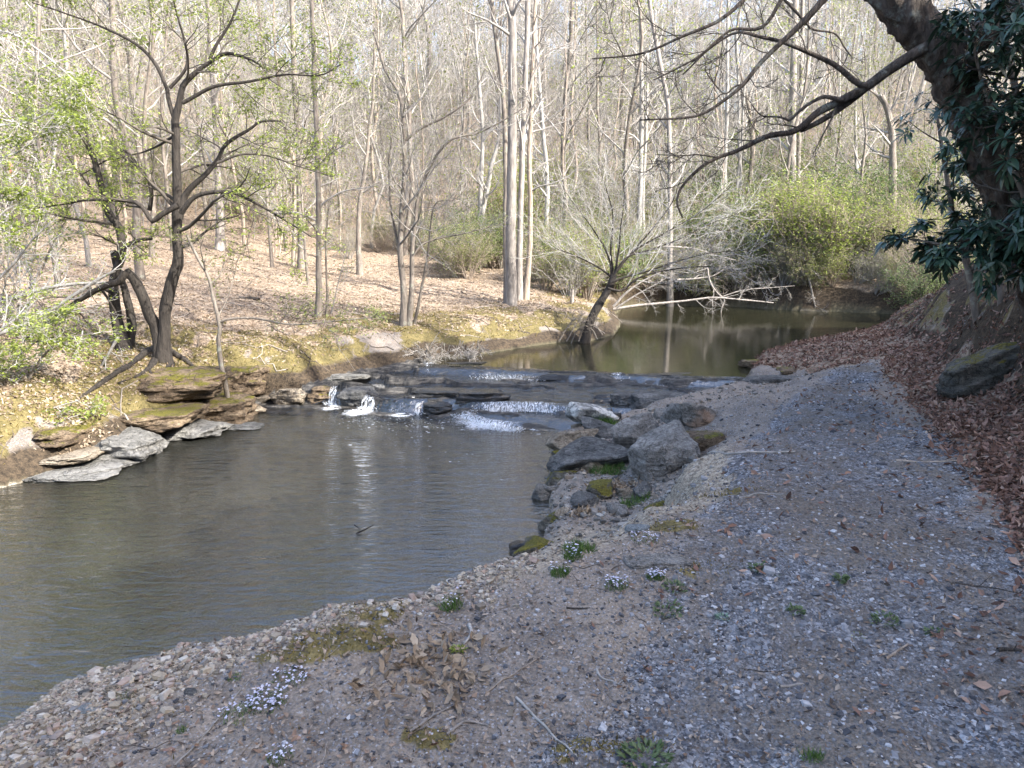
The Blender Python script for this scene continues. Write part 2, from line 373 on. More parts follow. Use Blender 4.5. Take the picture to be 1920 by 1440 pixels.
# polar grid round the viewpoint: fine where the photo looks, coarse behind
A_ = np.concatenate([np.linspace(-180, -44, 60)[:-1], np.linspace(-44, 44, 470), np.linspace(44, 180, 60)[1:-1]])
rr_ = [0.5]
while rr_[-1] < 9: rr_.append(rr_[-1] * 1.0 + .03 + .004 * rr_[-1])
while rr_[-1] < 18: rr_.append(rr_[-1] + .055)
while rr_[-1] < 32: rr_.append(rr_[-1] + .12)
while rr_[-1] < 260: rr_.append(rr_[-1] * 1.018)
R_ = np.array(rr_); nA, nR = len(A_), len(R_)
AA, RR = np.meshgrid(np.radians(A_), R_, indexing='ij')
GX, GY = RR * np.sin(AA), RR * np.cos(AA)
GH, GD, GWL, GWR, GWF, GE = terrain(GX, GY)
gp = sdist(GX, GY, pathpoly)
gn = fbm(GX * .9, GY * .9, 0, 4, 41); gm = fbm(GX * 2.5, GY * 2.5, 0, 4, 51)
behind = ss(GX * .94 - GY * .33, 1.0, 1.6)
Z_gravel = ss(-gp + .4 * gn + .2 * gm, -.2, .15) * (GD > 0) * ss(GE, 0.2, -.4)
beachm = ss(GY - .2 * GX, 6.6, 5.6) * ss(GD, 1.75, 1.25) * GWR * (GD > -.3)
Z_beach = np.maximum(beachm, (GD < 0) * ss(GY + .27 * GX, 11.5, 10.5) * ss(GD, -1.3, -.1) * .9)
Z_litter = np.clip(np.maximum(GWL * ss(GD + .4 * gn, .3, 1.1) + GWF * ss(GD, .3, 1.2), GWR * ss(gp + .2 * gn + .1 * gm, .0, .25) * ss(GE + .3 * gn, -3.3, -2.4)), 0, 1) * (GD > 0)
Z_litter = np.where((GY < 3.5) & (GE < -1.5), 0, Z_litter)
Z_moss = GWL * ss(GD, .1, .3) * ss(GD + 1.1 * gn, 3.6, 1.6) * ss(gn + .9 * gm + .25 * ss(GD, 1.8, .5), -.2, .16) + GWR * ss(GE, -.3, .4) * ss(gm + .4 * gn, -.1, .3) * .9
spots = [((700,1285),.2,.12),((640,1335),.3,.11),((550,1362),.2,.08),((800,1300),.12,.06),((1372,940),.25,.12),((1250,1010),.22,.1),((1340,1075),.22,.1),((1190,940),.2,.12),((1100,1320),.15,.08),((1210,1315),.12,.06)]
for (u, v), rx, ry in spots:
    c = pz(u, v, -.55 if v > 1200 and u < 800 else -.1); Z_moss = np.maximum(Z_moss, ss(((GX - c[0]) / rx) ** 2 + ((GY - c[1]) / ry) ** 2 + .5 * gm, 1.1, .6) * .85 * (GD > .2))
sideR = (seg_dist(GX, GY, pathR) < seg_dist(GX, GY, pathL)) | (gp < 0)
Z_litter = Z_litter * np.where((GWL + GWF > .5) | sideR | (GY > 17), 1, .0)
Z_litter = np.maximum(Z_litter, ((GWR < .5) | sideR | (GY > 17)) * (GD > .25) * ss(GY, 12.5, 14) * ss(gp, .1, .4) * (1 - GWL))
Z_litter = Z_litter * (1 - .72 * ss(GE + .3 * gn, -.05, .4) * ss(GY, 20, 14))
GH += .022 * Z_moss * GWR * (GE < -1.5) * (.6 + gm)
Z_soil_shade = np.maximum(GWL * ss(GD + .15 * gn, .45, .1) * (GD > -.1), np.maximum(GWF * ss(GD + .3 * gn, .5, .2), ss(GE + .4 * gm, -.2, .1) * ss(GY, 22, 14) * (1 - .85 * ss(Z_moss, .3, .6))) * (GD > -.1))  # dark waterline strips stand in for undercut shade; steep bank is bare soil
Z_bed = (GD < 0) * 1.0
Z_rock = (GD < .05) * ss(GY + .27 * GX, 10.3, 10.8) * ss(GY + .27 * GX, 14.2, 13.3)
def at(grid, x, y):                    # look a grid up at x, y
    x = np.asarray(x, float); y = np.asarray(y, float)
    a = np.degrees(np.arctan2(x, y)); r = np.hypot(x, y)
    ia = np.clip(np.searchsorted(A_, a) - 1, 0, nA - 2); ir = np.clip(np.searchsorted(R_, r) - 1, 0, nR - 2)
    fa = np.clip((a - A_[ia]) / (A_[ia + 1] - A_[ia]), 0, 1); fr = np.clip((r - R_[ir]) / (R_[ir + 1] - R_[ir]), 0, 1)
    return (grid[ia, ir] * (1 - fa) + grid[ia + 1, ir] * fa) * (1 - fr) + (grid[ia, ir + 1] * (1 - fa) + grid[ia + 1, ir + 1] * fa) * fr
def H(x, y): return at(GH, x, y)
def P3(x, y, dz=0.0): return np.stack([np.asarray(x, float), np.asarray(y, float), H(x, y) + dz], -1)
def gnd(u, v):                         # photo pixel -> point on the ground
    d = ray(u, v); t = np.concatenate([np.linspace(1.0, 30, 2500), np.linspace(30, 150, 1500)]); p = CAM + d * t[:, None]
    k = np.argmax(p[:, 2] < H(p[:, 0], p[:, 1])); return p[k]

V = np.stack([GX, GY, GH], -1).reshape(-1, 3)
ia, ir = np.meshgrid(np.arange(nA), np.arange(nR - 1), indexing='ij'); ib = (ia + 1) % nA
GF = np.stack([ia * nR + ir, ib * nR + ir, ib * nR + ir + 1, ia * nR + ir + 1], -1).reshape(-1, 4)

def m_ground(path=False):
    n = NT('path_gravel' if path else 'woodland_ground'); p = n.pos()
    big = n.noise(p, .9, 5, .6); mid = n.noise(p, 6, 6, .65); fine = n.noise(p, 55, 4, .7)
    # stones
    st = n.vor(p, 48, 'F1', 'Color'); sd = n.vor(p, 48); st2 = n.vor(p, 120, 'F1', 'Color')
    g1 = n.ramp(n.sep(st)[0], [(.0, (.03,.032,.037)), (.5, (.12,.126,.14)), (.82, (.23,.238,.255)), (1., (.5,.51,.54))])
    g2 = n.ramp(n.sep(st2)[1], [(.0, (.05,.053,.06)), (.55, (.14,.146,.16)), (1., (.38,.39,.42))])
    grav = n.mix(n.rampf(mid, [(.4, 0), (.6, 1)]), g1, g2)
    grav = n.mix(n.rampf(n.noise(p, 3.1, 5, .7), [(.44, 0), (.6, .85)]), grav, n.ramp(fine, [(.3, (.07,.062,.055)), (.7, (.24,.21,.18))]))
    grav = n.mix(n.rampf(n.noise(n.pos((1, .35, 1)), 1.6, 4, .6, .6), [(.5, 0), (.64, .65)]), grav, n.ramp(fine, [(.3, (.10,.085,.07)), (.7, (.27,.235,.195))]))
    bmp = n.math('MULTIPLY', n.math('SUBTRACT', .6, sd), .6)
    if path:
        grav = n.mix(n.rampf(n.noise(p, .7, 6, .7, .8), [(.45, 0), (.7, .7)]), grav, n.ramp(fine, [(.3, (.06,.05,.042)), (.7, (.19,.16,.135))]))
        h = n.math('ADD', bmp, n.math('MULTIPLY', fine, .5))
        return n.done(n.pbsdf(grav, .9, n.bump(h, 1.0, .035), .2))
    dirt = n.ramp(n.math('ADD', n.math('MULTIPLY', fine, .6), n.math('MULTIPLY', mid, .4)), [(.3, (.07,.06,.052)), (.5, (.17,.145,.122)), (.7, (.33,.285,.24))])
    dirt = n.mix(n.rampf(n.noise(p, 1.7, 5, .7, .5), [(.45, 0), (.62, .9)]), dirt, n.ramp(fine, [(.3, (.15,.12,.09)), (.7, (.33,.28,.23))]))
    dirt = n.mix(n.rampf(n.sep(st2)[0], [(.75, 0), (.85, .6)]), dirt, g2)
    bst = n.vor(p, 38, 'F1', 'Color')
    beach = n.ramp(n.sep(bst)[0], [(0, (.09,.075,.06)), (.4, (.2,.165,.125)), (.75, (.33,.28,.21)), (1, (.45,.42,.36))])
    beach = n.mix(.6, beach, n.ramp(n.sep(n.vor(p, 95, 'F1', 'Color'))[0], [(0, (.1,.085,.07)), (1, (.4,.35,.27))]))
    lf = n.vor(n.pos((1, 1.5, .7)), 14, 'F1', 'Color'); lf2 = n.vor(n.pos((1.6, .9, 1)), 23, 'F1', 'Color')
    lit = n.ramp(n.sep(lf)[0], [(0, (.12,.088,.06)), (.4, (.22,.172,.122)), (.7, (.30,.245,.18)), (1, (.40,.34,.265))])
    lit = n.mix(.45, lit, n.ramp(n.sep(lf2)[1], [(0, (.10,.07,.05)), (.5, (.22,.16,.12)), (1, (.36,.28,.21))]))
    lit = n.mix(.4, lit, n.ramp(fine, [(.3, (.55,.5,.48)), (.7, (1.25,1.25,1.25))]), 'MULTIPLY')
    moss = n.ramp(n.math('ADD', n.math('MULTIPLY', n.noise(p, 30, 5, .75), .6), n.math('MULTIPLY', mid, .4)), [(.3, (.04,.036,.016)), (.5, (.125,.102,.042)), (.68, (.26,.205,.09))])
    soil_shade = n.ramp(n.noise(p, 18, 6, .7), [(.35, (.018,.014,.010)), (.65, (.085,.062,.04))])
    rock = n.ramp(n.noise(n.pos((1, 1, 6)), 6, 7, .7), [(.35, (.010,.010,.0095)), (.52, (.045,.042,.039)), (.68, (.14,.13,.115))])
    silt = n.ramp(n.math('ADD', n.math('MULTIPLY', mid, .6), n.math('MULTIPLY', fine, .4)), [(.35, (.04,.040,.025)), (.65, (.15,.13,.08))])
    def am(a, lo=.35, hi=.65, k=.5):
        f = n.math('ADD', n.attr(a), n.math('MULTIPLY', n.math('SUBTRACT', mid, .5), k)); return n.rampf(f, [(lo, 0), (hi, 1)])
    c = dirt
    c = n.mix(am('gravel'), c, grav); c = n.mix(am('litter'), c, lit); c = n.mix(am('moss', .42, .7, 1.3), c, moss)
    c = n.mix(am('soil_shade'), c, soil_shade); c = n.mix(n.attr('bed'), c, silt); c = n.mix(am('beach', .3, .6), c, beach); c = n.mix(am('rock'), c, rock)
    lh = n.math('MULTIPLY', n.sep(lf)[1], .8)
    h = n.math('ADD', n.math('ADD', n.math('MULTIPLY', bmp, .7), n.math('MULTIPLY', fine, .5)), n.math('ADD', n.math('MULTIPLY', n.attr('litter'), lh), n.math('MULTIPLY', mid, .8)))
    wet = n.math('SUBTRACT', .92, n.math('MULTIPLY', n.attr('rock'), .55))
    return n.done(n.pbsdf(c, wet, n.bump(h, .8, .025), .25))
ATT = {k: a.reshape(-1) for k, a in dict(gravel=Z_gravel, litter=Z_litter, moss=Z_moss, soil_shade=Z_soil_shade, bed=Z_bed, beach=Z_beach, rock=Z_rock).items()}
ground = tag(mesh('ground', V, GF, m_ground(), attrs=ATT), kind='structure')
pm = (ss(-gp + .4 * gn + .2 * gm, -.2, .15) * (GD > 0) * ss(GE, .2, -.4)).reshape(-1) > .8
pf = GF[pm[GF].all(1)]; used = np.unique(pf); rem = np.zeros(len(V), int); rem[used] = np.arange(len(used))
path = tag(mesh('gravel_path', V[used] + [0, 0, .004], rem[pf], m_ground(True)), kind='structure')

# ------------------------------------------------------------------ water
def m_water(name, tint, murk, mk, b1, b2, sc=(1, 1, 1), rough=.02, ior=1.6):
    n = NT(name); p = n.pos(sc)
    w1 = n.noise(p, 5.5, 3, .6, .8); w2 = n.noise(n.pos((sc[0] * 1.1, sc[1] * .9, 1)), 17, 3, .6, .5)
    nrm = n.bump(n.math('ADD', n.math('MULTIPLY', w1, b1), n.math('MULTIPLY', w2, b2)), 1.0, .1)
    tr = n.new('BsdfTransparent'); tr.inputs[0].default_value = (*tint, 1)
    df = n.new('BsdfDiffuse'); df.inputs[0].default_value = (*murk, 1)
    m1 = n.new('MixShader'); m1.inputs[0].default_value = mk; n.t.links.new(tr.outputs[0], m1.inputs[1]); n.t.links.new(df.outputs[0], m1.inputs[2])
    gl = n.new('BsdfGlossy'); gl.inputs['Roughness'].default_value = rough; n.t.links.new(nrm, gl.inputs['Normal'])
    fr = n.new('Fresnel'); fr.inputs[0].default_value = ior; n.t.links.new(nrm, fr.inputs['Normal'])
    m2 = n.new('MixShader'); n.t.links.new(fr.outputs[0], m2.inputs[0]); n.t.links.new(m1.outputs[0], m2.inputs[1]); n.t.links.new(gl.outputs[0], m2.inputs[2])
    return n.done(m2.outputs[0])
def grid_part(mask, Z, name, mat):
    Vw = np.stack([GX, GY, Z], -1).reshape(-1, 3); mk = mask.reshape(-1)
    f = GF[mk[GF].any(1)]; u = np.unique(f); rm = np.zeros(len(Vw), int); rm[u] = np.arange(len(u))
    return tag(mesh(name, Vw[u], rm[f], mat), kind='structure')
Q = GY + .27 * GX; WS = stage(GX, GY)
M_pool = m_water('pool_water', (.70, .64, .45), (.15, .15, .125), .13, .21, .08, (.5, 1.5, 1), .02, 2.8)
M_up = m_water('stream_water', (.56, .52, .34), (.14, .14, .08), .15, .02, .008, (.5, 1.3, 1), .02, 3.0)
M_run = m_water('running_water', (.72, .70, .60), (.05, .05, .045), .05, .36, .16, (1.0, 1.2, 1), .03, 2.8)
grid_part((GD < .45) & (Q < 11.6) & (GWF < .6), np.full(GX.shape, ZL), 'pool_water', M_pool)
rip = WS + .012 * fbm(GX * 5, GY * 3.2, 0, 3, 77)
grid_part((GD < .25) & (Q > 10.5) & (Q < 13.45), rip, 'running_water', M_run)
grid_part((GD < .45) & (Q >= 13.4) & (GY < 40), np.full(GX.shape, ZU), 'upper_water', M_up)
# ------------------------------------------------------------------ rocks
import bmesh
_bm = bmesh.new(); bmesh.ops.create_icosphere(_bm, subdivisions=5, radius=1.0)
ICO = np.array([v.co[:] for v in _bm.verts]); ICOF = np.array([[v.index for v in f.verts] for f in _bm.faces]); _bm.free()
_bm = bmesh.new(); bmesh.ops.create_icosphere(_bm, subdivisions=4, radius=1.0)
ICO4 = np.array([v.co[:] for v in _bm.verts]); ICO4F = np.array([[v.index for v in f.verts] for f in _bm.faces]); _bm.free()
def rock_verts(seed, sx, sy, sz, p=16, planes=11, rough=.06, strata=0.0, hi=True, flat=False):
    r = np.random.default_rng(seed); d = ICO if hi else ICO4
    ang = p >= 14 and not flat
    if ang: p = p * 2; planes = 7
    n = unit(r.normal(0, 1, (planes, 3)) * np.array([1, 1, .8])); h = r.uniform(.6 if ang else .72, 1.0, planes)
    ax = np.array([[1,0,0],[-1,0,0],[0,1,0],[0,-1,0],[0,0,1],[0,0,-1]], float) + r.normal(0, (.3 if ang else .16) if not flat else .06, (6, 3))
    n = np.concatenate([n, unit(ax)]); h = np.concatenate([h, np.full(6, .92)])
    if flat: h[:planes] += .12
    k = (np.maximum(d @ n.T, 0) / h) ** p
    v = d * (k.sum(1) ** (-1.0 / p))[:, None]
    v *= (1 + rough * fbm(d[:, 0] * 2.2 + seed, d[:, 1] * 2.2, d[:, 2] * 2.2, 4, seed) + rough * .4 * fbm(d[:, 0] * 9 + seed, d[:, 1] * 9, d[:, 2] * 9, 3, seed + 3))[:, None]
    v = v * np.array([sx, sy, sz])
    if strata:                                             # bedding: whole layers set in or out
        lay = np.floor(v[:, 2] / strata + .35 * vn(v[:, 0] * 2.5, v[:, 1] * 2.5, 0, seed)); o = _h(lay, lay * 0, lay * 0, seed) - .5
        f = 1 + (.20 if flat else .16) * o * (1 - ss(np.abs(v[:, 2]) / sz, .75, 1)) + (.13 if flat else .05) * fbm(v[:, 0] * 3 / sx, v[:, 1] * 3 / sx, lay * 3.1, 2, seed)
        v[:, 0] *= f; v[:, 1] *= f
    return v
def rock(name, label, box, z, mat, seed, dfac=.8, cat='rock', group=None, p=16, rough=.10, strata=0, flat=False, tilt=0.0, sink=.22, planes=11, minh=.4, hi=True, roll=0.0):
    u0, u1, v0, v1 = box; pb = pz((u0 + u1) / 2, v1, z)
    if name != 'rock_ledge' and z > -.97:
        g = gnd((u0 + u1) / 2, v1)
        if abs(g[2] - z) < .5: pb = g; z = g[2]
    dep = (pb - CAM) @ np.array([0, CP, -SP]); s = dep / FPX
    if cat == 'boulder': u0, u1 = u0 + .05 * (u1 - u0), u1 - .05 * (u1 - u0); v0 += .1 * (v1 - v0)
    W = (u1 - u0) * s; app = (v1 - v0) * s; D = dfac * W; el = math.atan2(CAM[2] - z, pb[1])
    Hh = max((app - D * .8 * math.sin(el)) / math.cos(el), minh * app)
    v = rock_verts(seed, W * .53, D * .53, Hh * (.5 + sink * .6), p, planes, rough, strata, hi, flat)
    if roll: c, s_ = math.cos(roll), math.sin(roll); v = v @ np.array([[c, 0, -s_], [0, 1, 0], [s_, 0, c]])
    if tilt: c, s_ = math.cos(tilt), math.sin(tilt); v = v @ np.array([[1, 0, 0], [0, c, s_], [0, -s_, c]])
    o = mesh(name, v, ICOF if hi else ICO4F, mat)
    o.location = (pb[0], pb[1] + D * .5, z + Hh * (.5 - sink * .6))
    return tag(o, label, cat, group)
G1 = m_rock('grey_boulder', (.07,.066,.06), (.19,.18,.165), (.36,.345,.32), moss=0, strata=1)
G2 = m_rock('dark_boulder', (.035,.034,.034), (.10,.10,.097), (.23,.225,.215), strata=1)
G3 = m_rock('mottled_boulder', (.05,.05,.047), (.20,.20,.19), (.42,.415,.40), lichen=(.62,.61,.57))
G4 = m_rock('tan_rock', (.10,.08,.055), (.24,.20,.15), (.40,.345,.27), strata=1)
G5 = m_rock('mossy_boulder', (.035,.033,.028), (.09,.085,.07), (.19,.18,.155), moss=.45)
G6 = m_rock('wet_ledge_rock', (.007,.007,.007), (.020,.019,.018), (.06,.057,.053), strata=1, rough=.4, wet=.5)
G7 = m_rock('bank_slab', (.065,.063,.058), (.16,.155,.142), (.29,.28,.26), strata=1)
G8 = m_rock('brown_ledge', (.045,.032,.02), (.14,.10,.065), (.27,.21,.14), moss=.10, strata=1)
G9 = m_rock('rust_boulder', (.07,.06,.05), (.19,.175,.155), (.36,.33,.29), strata=1, patch=(.30,.19,.12))
GA = m_rock('blue_grey_stone', (.13,.15,.16), (.24,.27,.285), (.37,.40,.41), sc=2)
B = 'boulders banking the pool'
rock('boulder', 'big white mottled lichen covered boulder beside the white cascade', (1056,1170,746,800), -.78, G3, 11, .75, 'boulder', B, p=18, roll=.12)
rock('boulder', 'small brown boulder with a green grass tuft on its side', (1092,1164,780,822), -.80, G2, 29, .8, 'boulder', B, p=20)
rock('boulder', 'large pale angular boulder with a sharp upright ridge', (1150,1252,762,842), -.72, G1, 34, .8, 'boulder', B, p=22, planes=7, rough=.05, roll=-.1)
rock('boulder', 'tall grey boulder with a split down its face', (1244,1306,750,806), -.62, G1, 47, .8, 'boulder', B, p=20)
rock('boulder', 'grey boulder with a rusty patch beside the gravel path', (1282,1360,748,800), -.55, G9, 52, .8, 'boulder', B, p=18, roll=.15)
rock('boulder', 'light buff wedge shaped boulder at the foot of the cascade', (1020,1116,792,846), -.95, G4, 65, .75, 'boulder', B, p=18, roll=-.2)
rock('boulder', 'long dark striated slab boulder lying over the pool edge', (1022,1188,814,880), -.92, G2, 77, .6, 'boulder', B, p=16, strata=.035, roll=-.1)
rock('boulder', 'long grey slab slanting down from the path to the grass', (1176,1322,786,892), -.62, G1, 83, .9, 'boulder', B, p=14, roll=-.42, flat=True)
rock('boulder', 'smooth brown rounded boulder set into the path edge', (1276,1374,800,846), -.30, G8, 94, .8, 'boulder', B, p=9, rough=.04)
rock('boulder', 'squat dark grey boulder with a square face above shallow water', (1024,1110,872,926), -1.0, G5, 103, .8, 'boulder', B, p=14)
rock('boulder', 'small dark boulder half buried in pink dead leaves', (1098,1154,900,938), -.86, G5, 111, .8, 'boulder', B, p=14)
rock('boulder', 'low dark boulder with yellow moss at one end', (1010,1098,942,1000), -1.0, G5, 127, .8, 'boulder', B, p=11, roll=-.15)
rock('boulder', 'small wet black stone in the shallows beside the mossy boulder', (952,1002,1006,1040), -1.0, G6, 131, .8, 'boulder', B, p=10)
rock('boulder', 'round moss topped boulder overhanging a dark hollow by the water', (962,1050,998,1066), -1.0, G5, 149, .8, 'boulder', B, p=10, roll=-.3)
rock('stone', 'pale flat stone standing in the shallow water', (996,1034,903,942), -1.02, G7, 151, .7, 'stone', B, p=16)
rock('stone', 'low wide grey stone sunk in the path beside lilac flowers', (1172,1296,1036,1070), -.10, G1, 166, .5, 'stone', None, flat=True, minh=.2)
rock('stone', 'thin pale blue grey chip lying flat on the path edge', (1174,1222,982,999), -.09, GA, 171, .5, 'stone', None, flat=True, minh=.25, hi=False)
# wet ledges in the stream
L = 'wet rock ledges of the little falls'
def ledge(label, box, z, seed, mat=G6, d=.5, **k): return rock('rock_ledge', label, box, z, mat, seed, d, 'rock ledge', L, p=k.pop('p', 22), flat=True, strata=k.pop('strata', .06), **k)
ledge('flat tan ledge on the bank at the end of the falls', (498,574,721,760), -1.0, 201, G4, .8)
ledge('brown blocky ledge beside the first thin chute', (570,626,719,759), -1.0, 202, G8, .9, p=14)
ledge('smooth topped ledge with a pale cap between two chutes', (632,712,716,766), -1.0, 203, G2, .95, p=12, strata=.2)
ledge('short dark ledge between the second and third chutes', (708,748,737,771), -1.0, 204, d=.9)
ledge('dark layered ledge between the third and fourth chutes', (756,782,738,773), -1.0, 205, d=1.2)
ledge('black block ledge standing beyond the fourth chute', (790,856,748,780), -1.0, 206, d=.8)
ledge('long black ledge stepped above the row of thin chutes', (768,872,723,752), -.86, 207, d=.55)
ledge('low dark ledge trailing into the wide cascade', (856,952,728,762), -.88, 208, d=.5)
ledge('straight black slab ledge at the lip of the upper pool', (1020,1146,697,715), -.70, 209, d=.35)
ledge('thin black slab ledge between two upper trickles', (1166,1302,698,716), -.70, 210, d=.3)
ledge('small black ledge breaking the water below the upper slabs', (1158,1212,716,726), -.73, 211, d=.6)
ledge('small flat ledge awash behind the white boulder', (1114,1158,734,750), -.80, 212, d=.8)
ledge('notched dark ledge behind the pale angular boulder', (1152,1204,736,764), -.82, 213, G2, .8)
ledge('broad grey ledge with a mossy top over a dark hollow', (1194,1326,732,768), -.78, 214, G2, .6)
ledge('low mossy shelf where the upper pool meets the path', (1404,1566,668,692), -.60, 215, G8, .4)
ledge('narrow mossy shelf running along the upper pool shore', (1545,1712,636,660), -.56, 216, G8, .3)
ledge('rounded brown shelf on the shore below the path', (1468,1576,686,708), -.50, 217, G8, .5, p=10)
ledge('grey wet shelf at the end of the upper falls', (1400,1520,700,728), -.60, 218, G2, .5)
ledge('dark ledge under the root tangled bank above the falls', (824,910,677,689), -.66, 219, d=.4)
ledge('white sunlit flat slab at the foot of the mossy bank', (616,690,699,714), -.72, 220, G7, .5)
K = 'rock slabs along the mossy bank'
def slab(label, box, z, seed, mat=G7, d=.7, **k): return rock('rock_slab', label, box, z, mat, seed, d * 1.35, 'rock slab', K, p=k.pop('p', 24), rough=.16, minh=.24, flat=True, strata=k.pop('strata', .05), **k)
slab('low pale slab lapped by the pool at the frame edge', (-40,190,866,906), -1.0, 231, d=.6)
slab('buff slab lying on top of the lowest pale slab', (30,152,832,872), -.92, 232, G4, .7)
slab('big grey layered slab with a ragged waterside face', (126,266,798,868), -1.0, 233, d=.75)
slab('long grey slab tapering to a point over the pool', (244,394,780,826), -1.0, 234, d=.6)
slab('small slab barely breaking the surface of the pool', (408,482,792,807), -1.0, 235, G2, .5)
slab('brown mossy ledge above the long tapering slab', (150,345,752,812), -.80, 236, G8, .6, strata=.12)
slab('brown undercut ledge with rusty layers near the chutes', (330,452,732,796), -.92, 237, G8, .7, strata=.09)
slab('dark shelf beneath the roots of the twin trunked tree', (175,385,684,750), -.62, 238, G8, .5, strata=.1)
slab('moss capped block beside the dark hollow under the bank', (378,482,676,738), -.75, 239, G8, .8, strata=.14)
slab('sunlit moss covered hump at the head of the bank', (10,130,770,838), -.70, 240, G8, 1.2, p=8, strata=.08)
for i, (bx, t) in enumerate([((478,510,716,742), 'tilted pale stone wedged at the foot of the bank'), ((508,532,728,746), 'small round pale stone beside the tilted pale stone'), ((430,480,752,776), 'flat buff stone at the mouth of the undercut ledge'), ((455,505,738,756), 'thin buff stone stacked above the flat buff stone')]):
    rock('stone', t, bx, -.97, G4, 250 + i, .7, 'stone', None, hi=False)
O = 'mossy outcrops on the steep bank'
rock('outcrop', 'grey sloping outcrop with a mossy brow above the leaf litter', (1790,1950,655,722), -.02, m_rock('mossy_outcrop', (.03,.03,.026), (.085,.085,.075), (.15,.14,.125), moss=.22, strata=1), 261, .55, 'rock outcrop', O, p=18, roll=-.42, sink=.62, planes=6, rough=.16, minh=.3, flat=True, strata=.09)
# cobbles on the near beach
C_ = 'cobbles on the pebble beach'
for i, (bx, m, t) in enumerate([((132,178,1320,1346), GA, 'smooth blue grey cobble, largest on the pebble beach'), ((76,108,1400,1426), G1, 'grey oval cobble at the bottom of the beach'), ((192,218,1284,1302), G4, 'flat pinkish cobble near the waterline'),
        ((140,168,1292,1306), G2, 'dark flat cobble touching the water by a twig'), ((336,368,1290,1308), G2, 'dark rounded cobble alone in the middle of the beach'), ((40,60,1352,1366), G9, 'reddish brown cobble at the water edge'), ((150,176,1362,1378), G4, 'buff long cobble below the blue grey one'),
        ((260,276,1370,1386), G4, 'small cream cobble by the dark dirt'), ((392,412,1256,1268), G4, 'orange buff cobble by a green weed')]):
    rock('cobble', t, bx, float(gnd((bx[0] + bx[1]) / 2, bx[3])[2]), m, 270 + i, .7, 'cobble', C_, p=5, hi=False, minh=.5)

# ------------------------------------------------------------------ white water
def m_foam(name, dens, k=(34, 5)):
    n = NT(name); c = n.new('CombineXYZ'); n.set(c, 0, n.math('MULTIPLY', n.attr('across'), k[0])); n.set(c, 1, n.math('MULTIPLY', n.attr('along'), k[1]))
    f = n.noise(c.outputs[0], 1.0, 5, .7, .6); a = n.math('ADD', f, n.math('MULTIPLY', n.math('SUBTRACT', n.attr('fade'), .5), dens))
    m = n.rampf(a, [(.5, 0), (.68, 1)])
    d = n.pbsdf((.62, .65, .69), .55, n.bump(f, .6, .02), .4); t = n.new('BsdfTransparent')
    mx = n.new('MixShader'); n.t.links.new(m, mx.inputs[0]); n.t.links.new(t.outputs[0], mx.inputs[1]); n.t.links.new(d, mx.inputs[2])
    return n.done(mx.outputs[0])
M_fall = m_foam('falling_water', .32, (9, 1.6)); M_foam = m_foam('foam', .55, (18, 18))
def sheet(P0, P1, nA_, nL, bulge, seed, wob=.02):
    """a falling sheet from the crest polyline P0 to the foot polyline P1"""
    a = spline(P0, nA_); b = spline(P1, nA_); t = np.linspace(0, 1, nL)[:, None, None]
    hor = b + (a - b) * (1 - t) ; z = a[None, :, 2:] + (b - a)[None, :, 2:] * t ** 2
    V = np.concatenate([(a[None] + (b - a)[None] * (t ** .8))[..., :2], z + bulge * np.sin(t * math.pi)], -1)
    V = V + wob * np.stack([fbm(V[..., 0] * 14, V[..., 2] * 4, 0, 3, seed), fbm(V[..., 0] * 14, V[..., 2] * 4, 9, 3, seed), .5 * fbm(V[..., 0] * 20, V[..., 1] * 20, 5, 3, seed)], -1)
    L_ = np.concatenate([[0], np.cumsum(np.linalg.norm(np.diff(a, axis=0), axis=1))])
    ac = np.broadcast_to(L_[None], (nL, nA_)); al = np.broadcast_to(np.linspace(0, 1, nL)[:, None], (nL, nA_))
    i, j = np.meshgrid(np.arange(nL - 1), np.arange(nA_ - 1), indexing='ij'); k = i * nA_ + j
    return V.reshape(-1, 3), np.stack([k, k + 1, k + nA_ + 1, k + nA_], -1).reshape(-1, 4), ac.ravel(), al.ravel()
def drops(r, C, sp, n, sz):
    p = C + r.normal(0, 1, (n, 3)) * sp; d = unit(r.normal(0, 1, (n, 3))); V = []; s = r.uniform(.4, 1, n)[:, None] * sz
    a = unit(np.cross(d, [0.3, .2, 1])); b = np.cross(d, a)
    V = np.stack([p + a * s, p - a * s * .5 + b * s * .8, p - a * s * .5 - b * s * .8, p + d * s * 1.3], 1).reshape(-1, 3); i = np.arange(n)[:, None] * 4
    return V, np.concatenate([i + np.array([[0, 1, 2]]), i + np.array([[0, 3, 1]]), i + np.array([[1, 3, 2]]), i + np.array([[2, 3, 0]])])
M_drop = NT('white_drops'); M_drop = M_drop.done(M_drop.pbsdf((.66, .69, .73), .4))
FALLS = 'white trickles of the little falls'
